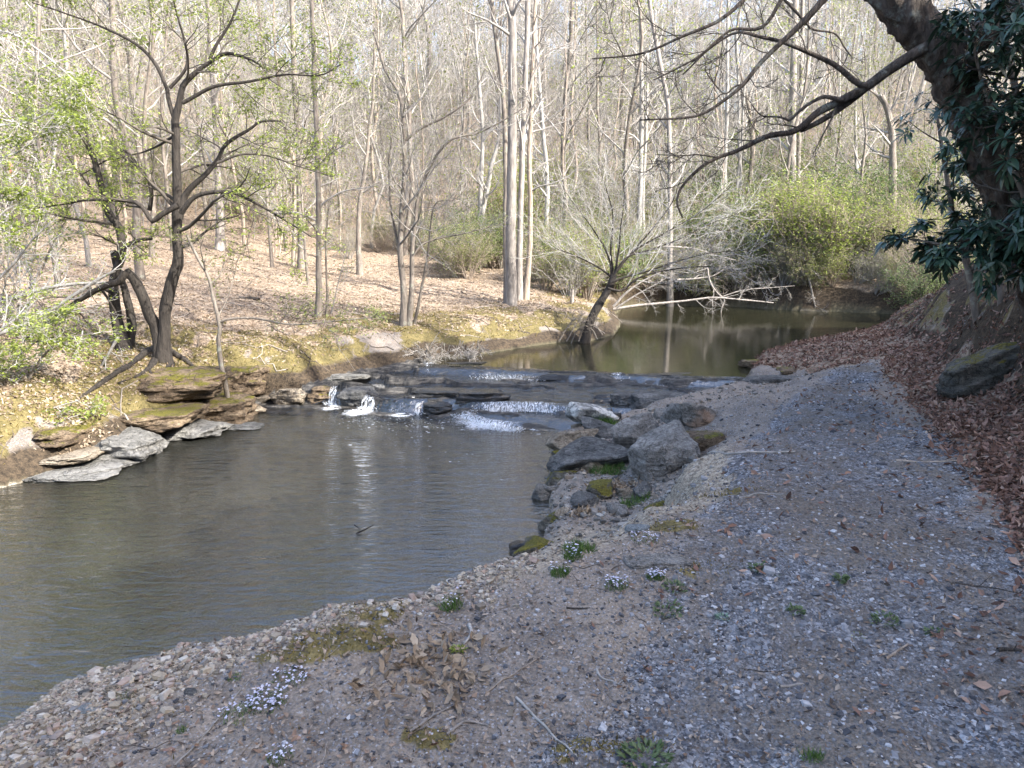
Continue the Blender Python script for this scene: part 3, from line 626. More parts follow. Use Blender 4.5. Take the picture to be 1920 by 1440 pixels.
def fall(label, crest, foot, foam=None, seed=0, n=16, den=120, f=.5):
    P0 = [pz(*p) for p in crest]; P1 = [pz(*p) for p in foot]
    P0 = [p + np.array([0, -.10, .02]) for p in P0]; P1 = [p + np.array([0, -.14, .0]) for p in P1]
    rt = root('waterfall', np.mean(P1, 0), label, 'waterfall', FALLS); off = np.mean(P1, 0)
    V, F, ac, al = sheet(P0, P1, n, 9, .03, seed)
    mesh('falling_water', V - off, F, M_fall, rt, attrs=dict(across=ac * 6, along=al * 3, fade=f + .3 * al - .55 * np.abs(np.tile(np.linspace(-1, 1, n), 9)) ** 5))
    r = np.random.default_rng(seed); pp = spline(P1, 30)[r.integers(0, 30, den)] + np.array([0, 0, .03])
    V, F = drops(r, pp, np.array([.035, .03, .022]), den, .009)
    mesh('foam_spray', V - off, F, M_drop, rt, smooth=False)
    if foam:
        u0, u1, v0, v1, z = foam; c = pz((u0 + u1) / 2, v1, z) - np.array([0, .15, 0]); t_ = pz((u0 + u1) / 2, v0, z); e = pz(u1, v1, z)
        rx = e[0] - c[0]; ry = max((t_[1] - c[1]) * .5, .08); cy = (t_[1] + c[1]) / 2
        th, rr2 = np.meshgrid(np.linspace(0, 2 * math.pi, 49), np.linspace(0, 1, 14), indexing='ij')
        wob = 1 + .35 * fbm(np.cos(th) * 2 + seed, np.sin(th) * 2, 0, 3, seed)
        X = c[0] + rx * rr2 * np.cos(th) * wob; Y = cy + ry * rr2 * np.sin(th) * wob
        Zf = z + .014 + .03 * (1 - rr2) * np.abs(fbm(X * 9, Y * 9, 0, 3, seed))
        i, j = np.meshgrid(np.arange(48), np.arange(13), indexing='ij'); k = i * 14 + j
        mesh('foam', np.stack([X, Y, Zf], -1).reshape(-1, 3) - off, np.stack([k, k + 1, k + 15, k + 14], -1).reshape(-1, 4), M_foam, rt, attrs=dict(across=X.ravel() * 1.6, along=Y.ravel() * 2.4, fade=(1.0 - .95 * rr2 ** 1.3).ravel()))
    return rt
fall('thin trickle falling beside the brown blocky ledge', [(624,724,-.74),(640,724,-.74)], [(616,757,-1.0),(634,760,-1.0)], (590,642,757,772,ZL), 1)
fall('short white chute spilling past the pale capped ledge', [(688,740,-.80),(712,740,-.80)], [(676,766,-1.0),(708,768,-1.0)], (622,710,763,783,ZL), 2, den=200)
fall('small chute in a notch between two black ledges', [(746,748,-.84),(762,747,-.84)], [(739,771,-1.0),(760,772,-1.0)], (716,785,769,784,ZL), 3)
fall('slimmest of the trickles, by the black block ledge', [(783,755,-.86),(792,754,-.86)], [(776,773,-1.0),(790,774,-1.0)], None, 4, 10, 60)
fall('wide white step running up to the mottled boulder', [(896,755,-.79),(980,753,-.79),(1068,757,-.79)], [(886,769,-.89),(980,768,-.885),(1064,772,-.885)], None, 5, 60, 420, .5)
fall('diagonal foaming cascade pouring into the pool', [(878,768,-.93),(905,781,-.94),(940,788,-.94),(988,791,-.94)], [(850,778,-1.0),(890,794,-1.0),(930,803,-1.0),(978,806,-1.0)], (818,985,771,812,ZL), 6, 50, 900, .6)
fall('thin white line of water along the upper ledge', [(886,700,-.62),(950,702,-.62),(1020,706,-.62)], [(884,707,-.70),(950,710,-.70),(1018,713,-.70)], None, 7, 40, 160, .3)
fall('little spill through the gap between two black slabs', [(1144,699,-.61),(1168,699,-.61)], [(1138,714,-.71),(1168,715,-.71)], (1100,1170,712,720,-.72), 8, 12, 90)
fall('broken riffle just below the thin black slab', [(1214,714,-.70),(1258,715,-.70)], [(1206,726,-.75),(1256,727,-.75)], None, 9, 24, 160, .28)
fall('bluish riffle at the end of the ledge by the path', [(1332,707,-.62),(1404,709,-.62)], [(1330,718,-.70),(1402,719,-.70)], None, 10, 30, 200, .25)
fall('pale riffle curling past the root tangled bank', [(806,676,-.60),(822,680,-.61)], [(784,690,-.68),(806,697,-.68)], None, 11, 16, 90, .4)

# broken stone packed between the boulders
rg = np.random.default_rng(61); kk = 0
for i in range(400):
    if kk >= 26: break
    x_ = rg.uniform(.2, 3.0); y_ = rg.uniform(5.8, 10.5); g_ = float(at(GD, x_, y_))
    if not (0 < g_ < 1.5) or float(at(GWR, x_, y_)) < .5: continue
    kk += 1; s_ = rg.uniform(.05, .15); v = rock_verts(700 + i, s_ * rg.uniform(.8, 1.4), s_, s_ * rg.uniform(.45, .8), 16, hi=False)
    o = mesh('stone', v, ICO4F, [G1, G2, G2, G5, G4][i % 5]); o.location = (x_, y_, float(H(x_, y_)) + s_ * .15); o.rotation_euler = (rg.normal(0, .3), rg.normal(0, .3), rg.uniform(0, 6))
    tag(o, 'small broken stone packed among the boulders of the pool edge', 'stone', 'small broken stones between the boulders')
# ------------------------------------------------------------------ trees
BK_grey = m_bark('grey_bark', (.10,.09,.08), (.33,.30,.27))
BK_pale = m_bark('pale_bark', (.12,.115,.105), (.36,.345,.32))
BK_tan = m_bark('tan_bark', (.15,.12,.095), (.38,.32,.26))
BK_dark = m_bark('dark_bark', (.012,.010,.009), (.055,.047,.04), bump=1.2)
BK_brown = m_bark('furrowed_brown_bark', (.016,.013,.011), (.11,.09,.075), sx=22, bump=1.6, lichen=(.17,.18,.16))
BK_mid = m_bark('grey_brown_bark', (.06,.052,.045), (.22,.19,.16), lichen=(.26,.27,.22))
BK_twig = m_bark('bare_twigs', (.15,.14,.125), (.34,.32,.295), sx=6, bump=0)
BK_ptwig = m_bark('pale_twigs', (.23,.22,.205), (.44,.425,.40), sx=6, bump=0)
BK_dtwig = m_bark('dark_twigs', (.03,.026,.022), (.10,.086,.072), sx=6, bump=0)
LF_spring = m_leaf('spring_leaves', [(.19,.24,.04), (.28,.33,.075), (.24,.30,.06), (.35,.39,.12)], .5)
LF_olive = m_leaf('young_olive_leaves', [(.13,.16,.04), (.20,.22,.07), (.25,.26,.10), (.17,.20,.06)], .4)
LF_green = m_leaf('shrub_leaves', [(.06,.10,.03), (.11,.16,.05), (.17,.21,.07), (.09,.13,.04)], .35)
LF_dark = m_leaf('evergreen_leaves', [(.018,.042,.022), (.03,.062,.032), (.042,.085,.045), (.024,.052,.028)], .12, .38, .45)
LF_rhod = m_leaf('rhododendron_leaves', [(.016,.040,.026), (.026,.058,.036), (.038,.080,.050), (.055,.095,.055)], .10, .34, .5)

def pts_px(px, Y):
    return np.array([py(p[0], p[1], p[2] if len(p) > 2 else Y) for p in px])
def leaf_cloud(r, C, per, L, W, spread, t0=.35, flat=0.0):
    """leaves along the twigs C (N,K,3)"""
    N, K, _ = C.shape; f = r.uniform(t0, 1, (N, per)) * (K - 1); i = np.clip(f.astype(int), 0, K - 2); w = (f - i)[..., None]; a = np.arange(N)[:, None]
    P = (C[a, i] * (1 - w) + C[a, i + 1] * w).reshape(-1, 3) + r.normal(0, spread, (N * per, 3)) * np.array([1, 1, 1 - flat])
    D = r.normal(0, 1, P.shape) * np.array([1, 1, .45]); n = len(P)
    return leaves(r, P, D, r.uniform(L[0], L[1], n), r.uniform(W[0], W[1], n))
def ptree(name, label, cat, stems, bark, twig, group=None, seed=1, leaf=None, fine=True, base=True, flare=1.5, rmin=.004, lim=None):
    """a tree drawn stem by stem: stems = [(photo points, distance, radius at the foot, radius at the top, side branches)]"""
    r = np.random.default_rng(seed); tr = MB(); cr = MB(); lv = MB(); first = None; nt = 0
    for px, Y, r0, r1, sub in stems:
        p = np.array([gnd(*q_[:2]) for q_ in px]) + np.array([0, 0, r0 * .4]) if sub.get('ground') else pts_px(px, Y); isb = sub.get('base', True) and base
        if isb:
            p[0, 2] = H(p[0, 0], p[0, 1]) - .12
        if first is None: first = p[0].copy(); first[2] += .12
        K = sub.get('K', 26); p = spline(p, K)
        g = sub.get('gn', .02); p[1:-1] += (np.stack([fbm(p[1:-1, 2] * 2.1 + seed, p[1:-1, 0], k * 9.0, 3, seed) for k in range(3)], -1)) * g * np.array([1, 1, .3])
        t = np.linspace(0, 1, K); rad = r0 + (r1 - r0) * t ** .85
        if isb: rad = rad * (1 + (flare - 1) * np.exp(-t * K / 1.6))
        thick = r0 > sub.get('cut', .02)
        S = sub.get('S', 12 if r0 > .06 else 7)
        (tr if thick else cr).add(*tubes(p, rad, S, sub.get('rough', .18 if r0 > .05 else .08), sub.get('freq', 7.0)))
        if sub.get('n'):
            C1, R1 = grow(r, p[None], rad[None], sub['n'], sub.get('t0', .35), .98, sub.get('ang', (35, 70)), sub.get('len', (.6, 1.6)), 9, sub.get('up', .25), sub.get('wob', .14), sub.get('rf', .45), .2, .5, True, rmin * 1.5)
            cr.add(*tubes(C1, R1, 5)); C2, R2 = grow(r, C1, R1, sub.get('n2', 5), .2, .98, (25, 60), (.35, .7), 7, sub.get('up2', .1), .15, .6, .25, .4, False, rmin)
            cr.add(*tubes(C2, R2, 4)); C = C2
            if fine:
                C3, R3 = grow(r, C2, R2, sub.get('n3', 4), .15, .98, (25, 60), (.35, .7), 5, .05, .18, .6, .4, .3, False, rmin * .7)
                cr.add(*tubes(C3, R3, 3)); C = C3
            if leaf and sub.get('leaf', True): lv.add(*leaf_cloud(r, C, leaf['per'], leaf['L'], leaf['W'], leaf.get('spread', .03), leaf.get('t0', .3), leaf.get('flat', 0)))
    rt = root(name, first, label, cat, group)
    if tr.n: tr.build('trunk', bark, rt, first)
    if cr.n: cr.build('branch' if not tr.n else 'crown', twig, rt, first)
    if lv.n: lv.build('foliage', leaf['mat'], rt, first, smooth=False)
    return rt
LFS = dict(mat=LF_spring, per=5, L=(.035, .07), W=(.018, .035), spread=.05, flat=.6)
LFS2 = dict(mat=LF_spring, per=1, L=(.03, .06), W=(.016, .03), spread=.05, flat=.6)
LFO = dict(mat=LF_olive, per=2, L=(.035, .06), W=(.018, .03), spread=.06)
# twin trunked dark tree on the mossy bank
D = 11.6
ptree('dark_tree', 'dark twisted tree with a forked trunk and bare roots on the mossy bank', 'tree', [
    ([(303,662),(308,625),(312,575),(322,525),(335,492),(333,440),(334,380),(333,320),(330,250),(328,225)], D, .10, .055, dict(n=7, t0=.45, len=(.8, 2.2), ang=(50, 85), up=.1, rough=.32)),
    ([(296,655),(294,620),(280,588),(266,552),(250,524),(236,510)], D, .09, .07, dict(rough=.3)),
    ([(236,510),(222,528),(200,534),(165,552),(130,575),(85,608),(40,640)], D - .25, .058, .015, dict(base=False, n=9, t0=.3, len=(.5, 1.5), up=.1, rough=.25)),
    ([(328,230),(336,190),(343,160),(370,133),(393,117),(425,100),(470,112),(490,125)], D, .06, .012, dict(base=False, n=9, t0=.3, len=(.6, 1.8), rough=.15)),
    ([(328,225),(315,185),(311,165),(290,118),(255,82),(200,55),(143,33),(60,5)], D, .035, .008, dict(base=False, n=9, t0=.3, len=(.5, 1.5))),
    ([(318,165),(350,122),(345,70),(330,20),(322,-30)], D, .026, .01, dict(base=False, n=5, len=(.5, 1.2))),
    ([(393,112),(405,85),(430,45),(450,0),(465,-40)], D, .028, .01, dict(base=False, n=6, len=(.5, 1.4))),
    ([(342,193),(400,163),(467,153),(533,140),(600,141),(640,120)], D - .3, .03, .008, dict(base=False, n=10, t0=.3, len=(.4, 1.2))),
    ([(335,410),(350,363),(383,330),(407,300),(423,270),(467,243),(490,228),(527,227)], D, .06, .012, dict(base=False, n=9, t0=.35, len=(.5, 1.5), rough=.15)),
    ([(340,400),(370,368),(427,360),(470,375),(530,410),(585,445)], D - .3, .04, .008, dict(base=False, n=12, t0=.25, len=(.5, 1.3), up=-.05)),
    ([(408,305),(450,290),(500,292),(560,312),(620,330)], D - .2, .02, .006, dict(base=False, n=8, t0=.3, len=(.4, 1.0))),
    ([(334,385),(300,405),(287,415),(255,380),(170,375),(120,383),(70,390)], D - .4, .045, .008, dict(base=False, n=12, t0=.25, len=(.4, 1.2), up=-.02)),
    ([(333,250),(300,272),(270,285),(250,290),(210,300)], D, .022, .006, dict(base=False, n=6, len=(.4, 1.0))),
    ([(306,652),(330,668),(352,682),(372,700)], D, .07, .02, dict(base=False, rough=.35, ground=1)),
    ([(300,650),(268,668),(240,690),(205,712)], D - .2, .07, .02, dict(base=False, ground=1, rough=.35)),
    ([(302,655),(292,680),(262,705),(222,722)], D - .25, .06, .02, dict(base=False, ground=1, rough=.35)),
    ([(310,655),(318,682),(305,705),(300,730)], D - .25, .055, .02, dict(base=False, ground=1, rough=.35)),
    ([(300,658),(280,690),(285,712),(262,722)], D - .3, .045, .015, dict(base=False, ground=1, rough=.35)),
], BK_dark, BK_dtwig, seed=21, leaf=LFS, flare=2.0)
D = 11.9
ptree('dark_tree', 'slimmer dark tree of two crossed stems behind the forked one', 'tree', [
    ([(236,672),(230,640),(220,605),(214,560),(213,520),(222,500),(228,470),(224,430),(200,395),(190,350),(177,300),(166,270)], D, .095, .035, dict(n=8, t0=.5, len=(.6, 1.8), rough=.3)),
    ([(240,670),(247,620),(243,585),(234,545),(222,510),(216,490),(212,470)], D + .1, .085, .045, dict(rough=.3)),
    ([(166,287),(163,247),(150,222),(130,207)], D, .03, .01, dict(base=False, n=4, len=(.4, 1.2))),
    ([(280,395),(283,360),(277,338),(257,308),(232,282),(200,300),(150,330)], D, .035, .008, dict(base=False, n=8, t0=.3, len=(.4, 1.2))),
    ([(212,485),(235,462),(262,450),(285,448)], D - .2, .05, .02, dict(base=False, n=5, len=(.4, 1.0), rough=.2)),
    ([(218,555),(190,540),(205,565),(218,590)], D - .4, .03, .012, dict(base=False)),
    ([(240,690),(222,700),(170,735),(120,772)], D - .3, .05, .015, dict(base=False, ground=1, rough=.3)),
], BK_dark, BK_dtwig, seed=22, leaf=LFS, flare=1.8)
ptree('snag', 'broken rust brown snag leaning beside the dark trees', 'snag', [
    ([(210,420),(200,300),(187,228),(172,195),(158,172)], 12.6, .06, .04, dict(base=False, S=9, rough=.3))], BK_tan, BK_twig, seed=23)
ptree('sapling', 'leaning sapling with mossy bark and one long level branch over the bank', 'sapling', [
    ([(430,682),(410,655),(412,620),(408,590),(398,550),(390,515),(378,495),(365,470),(350,440)], 11.2, .045, .02, dict(n=6, t0=.55, len=(.4, 1.2), rough=.2)),
    ([(411,605),(430,598),(480,597),(540,608),(590,606),(650,600),(720,594)], 11.2, .02, .006, dict(base=False, n=14, t0=.25, len=(.3, .8), cut=.01))], BK_mid, BK_mid, seed=24, leaf=dict(LFO, per=3))
# sprays of leafy branches by the frame edge
ptree('fallen_tree', 'pale fallen tree lying along the bank with bare forked branches', 'fallen tree', [
    ([(-60,640),(30,615),(90,585),(150,545),(190,520),(215,508)], 11.0, .045, .02, dict(base=False, n=8, t0=.1, len=(.5, 1.4), rough=.2)),
    ([(-60,575),(20,560),(90,540),(150,532),(200,530)], 11.6, .05, .02, dict(base=False, n=8, t0=.1, len=(.5, 1.3))),
    ([(-40,560),(20,500),(60,450),(95,415)], 10.8, .03, .008, dict(base=False, n=6, len=(.4, 1.0))),
    ([(-30,640),(40,590),(75,555)], 10.6, .03, .01, dict(base=False, n=4, len=(.4, 1.0)))], BK_pale, BK_ptwig, seed=25, leaf=LFS2)
ptree('fallen_branch', 'bare pale branch slanting from the dark tree down to the slabs', 'branch', [
    ([(222,632),(200,670),(176,710),(155,745),(143,775),(122,800)], 10.6, .022, .012, dict(base=False, n=8, t0=.1, len=(.2, .6), cut=.01)),
    ([(155,620),(140,680),(150,695),(158,705)], 10.6, .010, .006, dict(base=False, n=3, len=(.2, .4)))], BK_pale, BK_ptwig, seed=26, leaf=dict(LFS, per=1))
ptree('fallen_branch', 'thin dead stick leaning from the grey slab into the pool', 'branch', [
    ([(234,776),(245,796),(252,815),(262,842)], 9.6, .012, .006, dict(base=False, cut=.001))], BK_pale, BK_ptwig, seed=27)
ptree('leafy_bush', 'bright leafed bush sprawling down the bank at the frame edge', 'bush', [
    ([(20,840),(40,770),(60,700),(110,640),(175,625)], 9.6, .03, .006, dict(n=12, t0=.2, len=(.4, 1.1), up=0, flat=1)),
    ([(10,850),(0,760),(20,690),(70,640),(130,630)], 9.4, .025, .006, dict(n=12, t0=.2, len=(.4, 1.1), up=0)),
    ([(30,850),(50,810),(90,770),(150,750)], 9.2, .02, .006, dict(n=8, t0=.2, len=(.3, .8), up=0)),
    ([(0,860),(-30,780),(-20,700),(10,650)], 9.2, .02, .006, dict(n=8, t0=.2, len=(.4, .9)))], BK_mid, BK_ptwig, seed=28, leaf=dict(LFS, per=6))
ptree('leafy_bush', 'pale twigged bush with fresh leaves in front of the rusty leaf slope', 'bush', [
    ([(20,600),(30,520),(25,440),(10,380),(0,330)], 12.5, .03, .006, dict(n=12, t0=.2, len=(.5, 1.4))),
    ([(40,600),(80,500),(120,420),(150,370)], 12.5, .03, .006, dict(n=12, t0=.2, len=(.5, 1.4))),
    ([(60,600),(60,500),(75,400),(60,330)], 12.8, .025, .006, dict(n=10, t0=.2, len=(.5, 1.3)))], BK_tan, BK_ptwig, seed=29, leaf=dict(LFS, per=3))
ptree('hanging_bough', 'leafy bough reaching in high above the bank from outside the view', 'bough', [
    ([(-120,60),(0,58),(60,85),(140,150),(170,190)], 9.5, .02, .005, dict(base=False, n=12, t0=.2, len=(.4, 1.0), up=-.05)),
    ([(-120,250),(0,235),(60,225),(120,190),(160,170)], 9.5, .02, .005, dict(base=False, n=12, t0=.2, len=(.3, .8), up=-.05)),
    ([(-120,330),(-20,300),(40,280),(110,205)], 9.3, .02, .005, dict(base=False, n=10, t0=.2, len=(.3, .8), up=-.05)),
    ([(-120,470),(-20,420),(10,395),(50,375)], 9.0, .02, .005, dict(base=False, n=10, t0=.2, len=(.3, .7), up=-.05))], BK_mid, BK_ptwig, seed=30, leaf=dict(LFS, per=5))
# slim trees on the bank
ptree('slim_tree', 'straight dark ivy flecked tree standing on the leafy slope', 'tree', [([(567,520),(564,440),(563,380),(560,267),(553,167),(549,60),(546,-40)], 25, .11, .075, dict(n=16, t0=.3, len=(1.0, 2.6), K=30))], BK_mid, BK_twig, seed=31, leaf=dict(LFO, L=(.06,.10), W=(.03,.05)))
ptree('slim_tree', 'slender dark tree on the brow of the mossy bank above the chutes', 'tree', [([(596,604),(598,540),(598,450),(597,360),(593,233),(588,120),(585,0),(583,-60)], 15.4, .062, .04, dict(n=18, t0=.2, len=(.6, 1.8), K=30, up=.0))], BK_mid, BK_twig, seed=32, leaf=LFO)
ptree('slim_tree', 'thin bare whip of a sapling close beside the slender dark tree', 'tree', [([(612,596),(613,520),(612,440),(622,330),(635,250)], 15.6, .025, .01, dict(n=8, t0=.3, len=(.4, 1.0))), ([(618,596),(632,540),(650,470)], 15.7, .018, .008, dict(n=5, len=(.4, .9)))], BK_mid, BK_twig, seed=33, leaf=dict(LFO, per=1))
ptree('forked_tree', 'bushy forked tree with several stems spreading over the bank', 'tree', [
    ([(757,597),(756,540),(751,480),(752,420),(757,340),(757,270),(755,217),(747,170),(722,130),(700,60)], 15.5, .075, .02, dict(n=14, t0=.3, len=(.7, 2.2), up=.35)),
    ([(766,597),(772,530),(773,470),(778,420),(787,360),(807,310),(827,280),(853,258),(890,252),(940,228),(985,200)], 15.5, .06, .012, dict(n=16, t0=.3, len=(.6, 2.0), up=.35)),
    ([(757,265),(790,240),(830,222),(870,195),(890,170),(910,130)], 15.5, .03, .008, dict(base=False, n=8, t0=.2, len=(.6, 1.6), up=.3)),
    ([(756,217),(775,200),(800,180),(812,220),(800,150),(780,60)], 15.4, .02, .006, dict(base=False, n=8, t0=.2, len=(.6, 1.6), up=.4)),
    ([(775,595),(790,540),(802,480),(815,385),(850,375),(875,352)], 15.6, .035, .01, dict(n=9, t0=.4, len=(.5, 1.5))),
    ([(775,480),(790,460),(820,448),(870,438),(940,420)], 15.3, .025, .006, dict(base=False, n=10, t0=.2, len=(.4, 1.1), up=.05)),
    ([(752,480),(735,400),(728,310),(735,240),(720,160)], 15.6, .03, .01, dict(base=False, n=8, t0=.3, len=(.6, 1.6)))], BK_mid, BK_twig, seed=34, leaf=dict(LFO, per=1))
ptree('slim_tree', 'crooked thin tree bowing at the edge of the leafy slope', 'tree', [([(675,507),(672,450),(675,380),(685,320),(692,250),(700,170),(702,80)], 25, .10, .03, dict(n=10, t0=.35, len=(.8, 2.0)))], BK_mid, BK_twig, seed=35, leaf=dict(LFO, per=1))
ptree('slim_tree', 'ash grey straight trunk rising behind the leaning sapling', 'tree', [([(414,497),(413,420),(410,330),(405,230),(398,120),(390,0),(388,-50)], 27, .15, .09, dict(n=14, t0=.3, len=(1.0, 2.6)))], BK_grey, BK_ptwig, seed=36, leaf=dict(LFO, per=1))
ptree('slim_tree', 'white barked leaning tree forking low above the green shrubs', 'tree', [([(897,440),(905,400),(915,350),(922,310),(935,260),(938,180)], 31, .13, .05, dict(n=10, t0=.3, len=(.8, 2.4))), ([(898,440),(900,390),(903,330),(905,260),(898,150),(890,40)], 31, .11, .05, dict(n=10, t0=.3, len=(.8, 2.4)))], BK_pale, BK_ptwig, seed=37)
# the tall group of trunks in the middle
ptree('tall_tree', 'tallest pale trunk of the clump on the sunny point of the bank', 'tree', [([(957,568),(958,520),(958,420),(960,300),(961,180),(960,67),(957,0),(955,-80)], 19.3, .14, .088, dict(n=6, t0=.75, len=(1, 2), S=18, K=34, flare=1.4))], m_bark('poplar_bark', (.08,.072,.064), (.27,.245,.22), sx=14, bump=.9), BK_twig, seed=41)
ptree('tall_tree', 'thin dark trunk leaning away from the tallest pale trunk', 'tree', [([(950,558),(948,470),(948,330),(946,233),(942,167),(933,100),(925,30),(918,-40)], 19.8, .07, .05, dict(n=5, t0=.6, len=(.8, 2)))], BK_mid, BK_twig, seed=42)
ptree('tall_tree', 'straight grey trunk close behind the tallest pale trunk', 'tree', [([(972,552),(975,470),(978,340),(981,233),(985,140),(989,60),(991,-40)], 20.0, .085, .06, dict(n=10, t0=.45, len=(1, 2.4))),
    ([(989,180),(994,160),(1001,138),(1023,103),(1045,90),(1072,80)], 20.0, .035, .01, dict(base=False, n=6, len=(.5, 1.4)))], BK_grey, BK_ptwig, seed=43)
ptree('tall_tree', 'slighter trunk with a sunlit flank at the outside of the clump', 'tree', [([(985,549),(992,480),(994,380),(992,290),(996,220),(998,120),(1004,0),(1008,-50)], 20.3, .08, .04, dict(n=14, t0=.35, len=(.8, 2.2)))], BK_tan, BK_twig, seed=44)
ptree('bare_tree', 'pale bent bare tree just past the clump of tall trunks', 'tree', [([(1018,500),(1025,400),(1026,330),(1018,240),(1012,160),(1006,80),(1004,0)], 30, .11, .04, dict(n=18, t0=.25, len=(1.2, 3.0)))], BK_pale, BK_ptwig, seed=45)
# the willow like tree leaning over the upper pool
wl = [([(1093,632),(1108,598),(1128,565),(1143,538),(1152,515)], 17, .115, .07, dict(S=14, rough=.25, flare=1.3))]
for i, (px, y) in enumerate([([(1150,520),(1160,500),(1180,480),(1215,470),(1270,450),(1330,420),(1400,395)], 17), ([(1150,515),(1170,490),(1200,455),(1230,420),(1260,380),(1275,340),(1300,310)], 17.2), ([(1148,522),(1140,480),(1120,440),(1090,400),(1060,360)], 17.3), ([(1152,515),(1160,470),(1165,420),(1170,370),(1165,320)], 17.3),
        ([(1145,530),(1170,520),(1210,510),(1270,490),(1330,475),(1400,470)], 16.8), ([(1140,540),(1165,545),(1200,520),(1260,505),(1330,500),(1400,510)], 16.7), ([(1150,515),(1190,470),(1240,440),(1310,400),(1370,350)], 17.1), ([(1150,518),(1145,470),(1150,410),(1135,350),(1120,300)], 17.4), ([(1148,520),(1120,500),(1080,480),(1040,465)], 17.2)]):
    wl.append((px, y, .028, .006, dict(base=False, n=17, t0=.10, len=(.8, 2.3), up=.25, ang=(20, 50), rough=.12)))
ptree('leaning_tree', 'dark many branched tree leaning out over the upper pool', 'tree', wl, BK_dark, BK_ptwig, seed=46, leaf=dict(LFO, per=1))
wr = []
for i, px in enumerate([[(1062,640),(1078,610),(1090,600)], [(1070,645),(1080,622),(1095,612)], [(1048,640),(1066,612),(1088,604)], [(1085,640),(1088,625),(1096,610)], [(1120,636),(1112,620),(1098,610)], [(1130,628),(1118,612),(1102,606)], [(1055,625),(1075,600),(1092,598)]]):
    wr.append((px, 16.9, .016, .010, dict(base=False, n=4, len=(.2, .5), cut=.001)))
ptree('root_tangle', 'tangle of bare roots under the leaning tree at the waterline', 'roots', wr, BK_mid, BK_mid, seed=47)
rt = []
for i in range(26):
    r_ = np.random.default_rng(900 + i); u = r_.uniform(775, 905); t_ = (u - 775) / 130; v0 = 655 - 8 * t_ + r_.uniform(-12, 4)
    rt.append(([(u, v0), (u + r_.uniform(-12, 12), v0 + 10), (u + r_.uniform(-22, 22), v0 + r_.uniform(16, 30))], 14.6 - .5 * (1 - t_) + r_.uniform(-.3, .1), .012, .006, dict(base=False, n=3, len=(.15, .4), cut=.001)))
ptree('root_tangle', 'mat of thin roots hanging from the undercut bank above the falls', 'roots', rt, BK_mid, BK_twig, seed=48)
# fallen pale poles across the head of the pool
FB = 'pale dead branches at the head of the upper pool'
for i, (px, y, r0, t) in enumerate([([(1150,580),(1195,573),(1270,566),(1310,561),(1340,558),(1400,563),(1450,568)], 24, .08, 'long pale log arching low across the head of the upper pool'),
        ([(1150,575),(1170,552),(1200,530),(1235,512),(1260,500)], 21, .06, 'thick pale branch rising from the water behind the leaning tree'),
        ([(1155,578),(1190,555),(1220,538),(1250,520)], 21.4, .05, 'second pale branch crossing the thick one behind the leaning tree'),
        ([(1270,525),(1310,522),(1340,516),(1362,500)], 26, .07, 'short pale branch propped on the far bank brush'),
        ([(1325,500),(1332,530),(1345,550),(1358,562),(1352,585),(1356,615)], 24.5, .06, 'crooked white branch dipping into the upper pool'),
        ([(1516,520),(1522,545),(1528,570),(1536,598)], 25, .06, 'white stub of a branch standing out of the pool by the thicket'),
        ([(1240,462),(1300,466),(1345,480),(1380,488)], 25, .06, 'bleached bough lying high in the brush over the pool'),
        ([(1340,562),(1390,545),(1440,540),(1490,536)], 24.5, .035, 'thin pale pole slanting up into the green thicket')]):
    ptree('dead_branch', t, 'branch', [(px, y, r0 * .62, r0 * .25, dict(base=False, n=6, t0=.3, len=(.4, 1.2), cut=.01, up=0))], BK_grey, BK_twig, seed=50 + i, group=FB)
# trunks beyond the upper pool
ptree('tall_tree', 'stout two toned trunk above the green thicket', 'tree', [([(1484,470),(1484,400),(1485,300),(1486,200),(1488,120),(1490,40),(1492,-40)], 36, .21, .13, dict(n=12, t0=.35, len=(1.5, 3.5), S=14)), ([(1487,470),(1494,380),(1499,240),(1503,120),(1505,0)], 36.4, .12, .08, dict(n=8, t0=.4, len=(1.2, 3)))], BK_grey, BK_ptwig, seed=61)
ptree('tall_tree', 'dark trunk with a broken forked top above the thicket', 'tree', [([(1672,520),(1673,440),(1674,360),(1674,280),(1670,230),(1662,200),(1652,180)], 29, .19, .10, dict(n=6, t0=.6, len=(.8, 2), rough=.25)), ([(1674,238),(1682,225),(1696,222),(1712,205)], 29, .08, .03, dict(base=False, n=5, len=(.6, 1.6))), ([(1664,205),(1640,175),(1622,165)], 29, .06, .02, dict(base=False, n=4, len=(.6, 1.6)))], BK_mid, BK_twig, seed=62)
ptree('slim_tree', 'thin white trunk rising straight from the thicket', 'tree', [([(1353,470),(1356,400),(1360,300),(1363,200),(1364,80),(1366,-40)], 33, .10, .06, dict(n=10, t0=.3, len=(1, 2.4)))], BK_pale, BK_ptwig, seed=63)
ptree('slim_tree', 'short white stem standing in front of the stout trunk thicket', 'tree', [([(1613,460),(1610,380),(1606,320),(1604,250),(1605,150)], 33, .08, .05, dict(n=8, t0=.4, len=(.8, 2)))], BK_pale, BK_ptwig, seed=64)
ptree('slim_tree', 'grey tree with a kinked stem behind the overhanging limb', 'tree', [([(1262,420),(1256,320),(1253,205),(1244,150),(1232,90),(1222,30),(1212,-40)], 27, .10, .06, dict(n=14, t0=.3, len=(1, 2.8)))], BK_grey, BK_twig, seed=65)
ptree('slim_tree', 'pair of pale poles leaning together past the upper pool', 'tree', [([(1385,440),(1388,350),(1386,270),(1385,180),(1380,60)], 34, .09, .05, dict(n=8, t0=.4, len=(1, 2.4))), ([(1377,440),(1383,330),(1390,280),(1396,150)], 34, .08, .04, dict(n=8, t0=.4, len=(1, 2.4)))], BK_pale, BK_ptwig, seed=66)
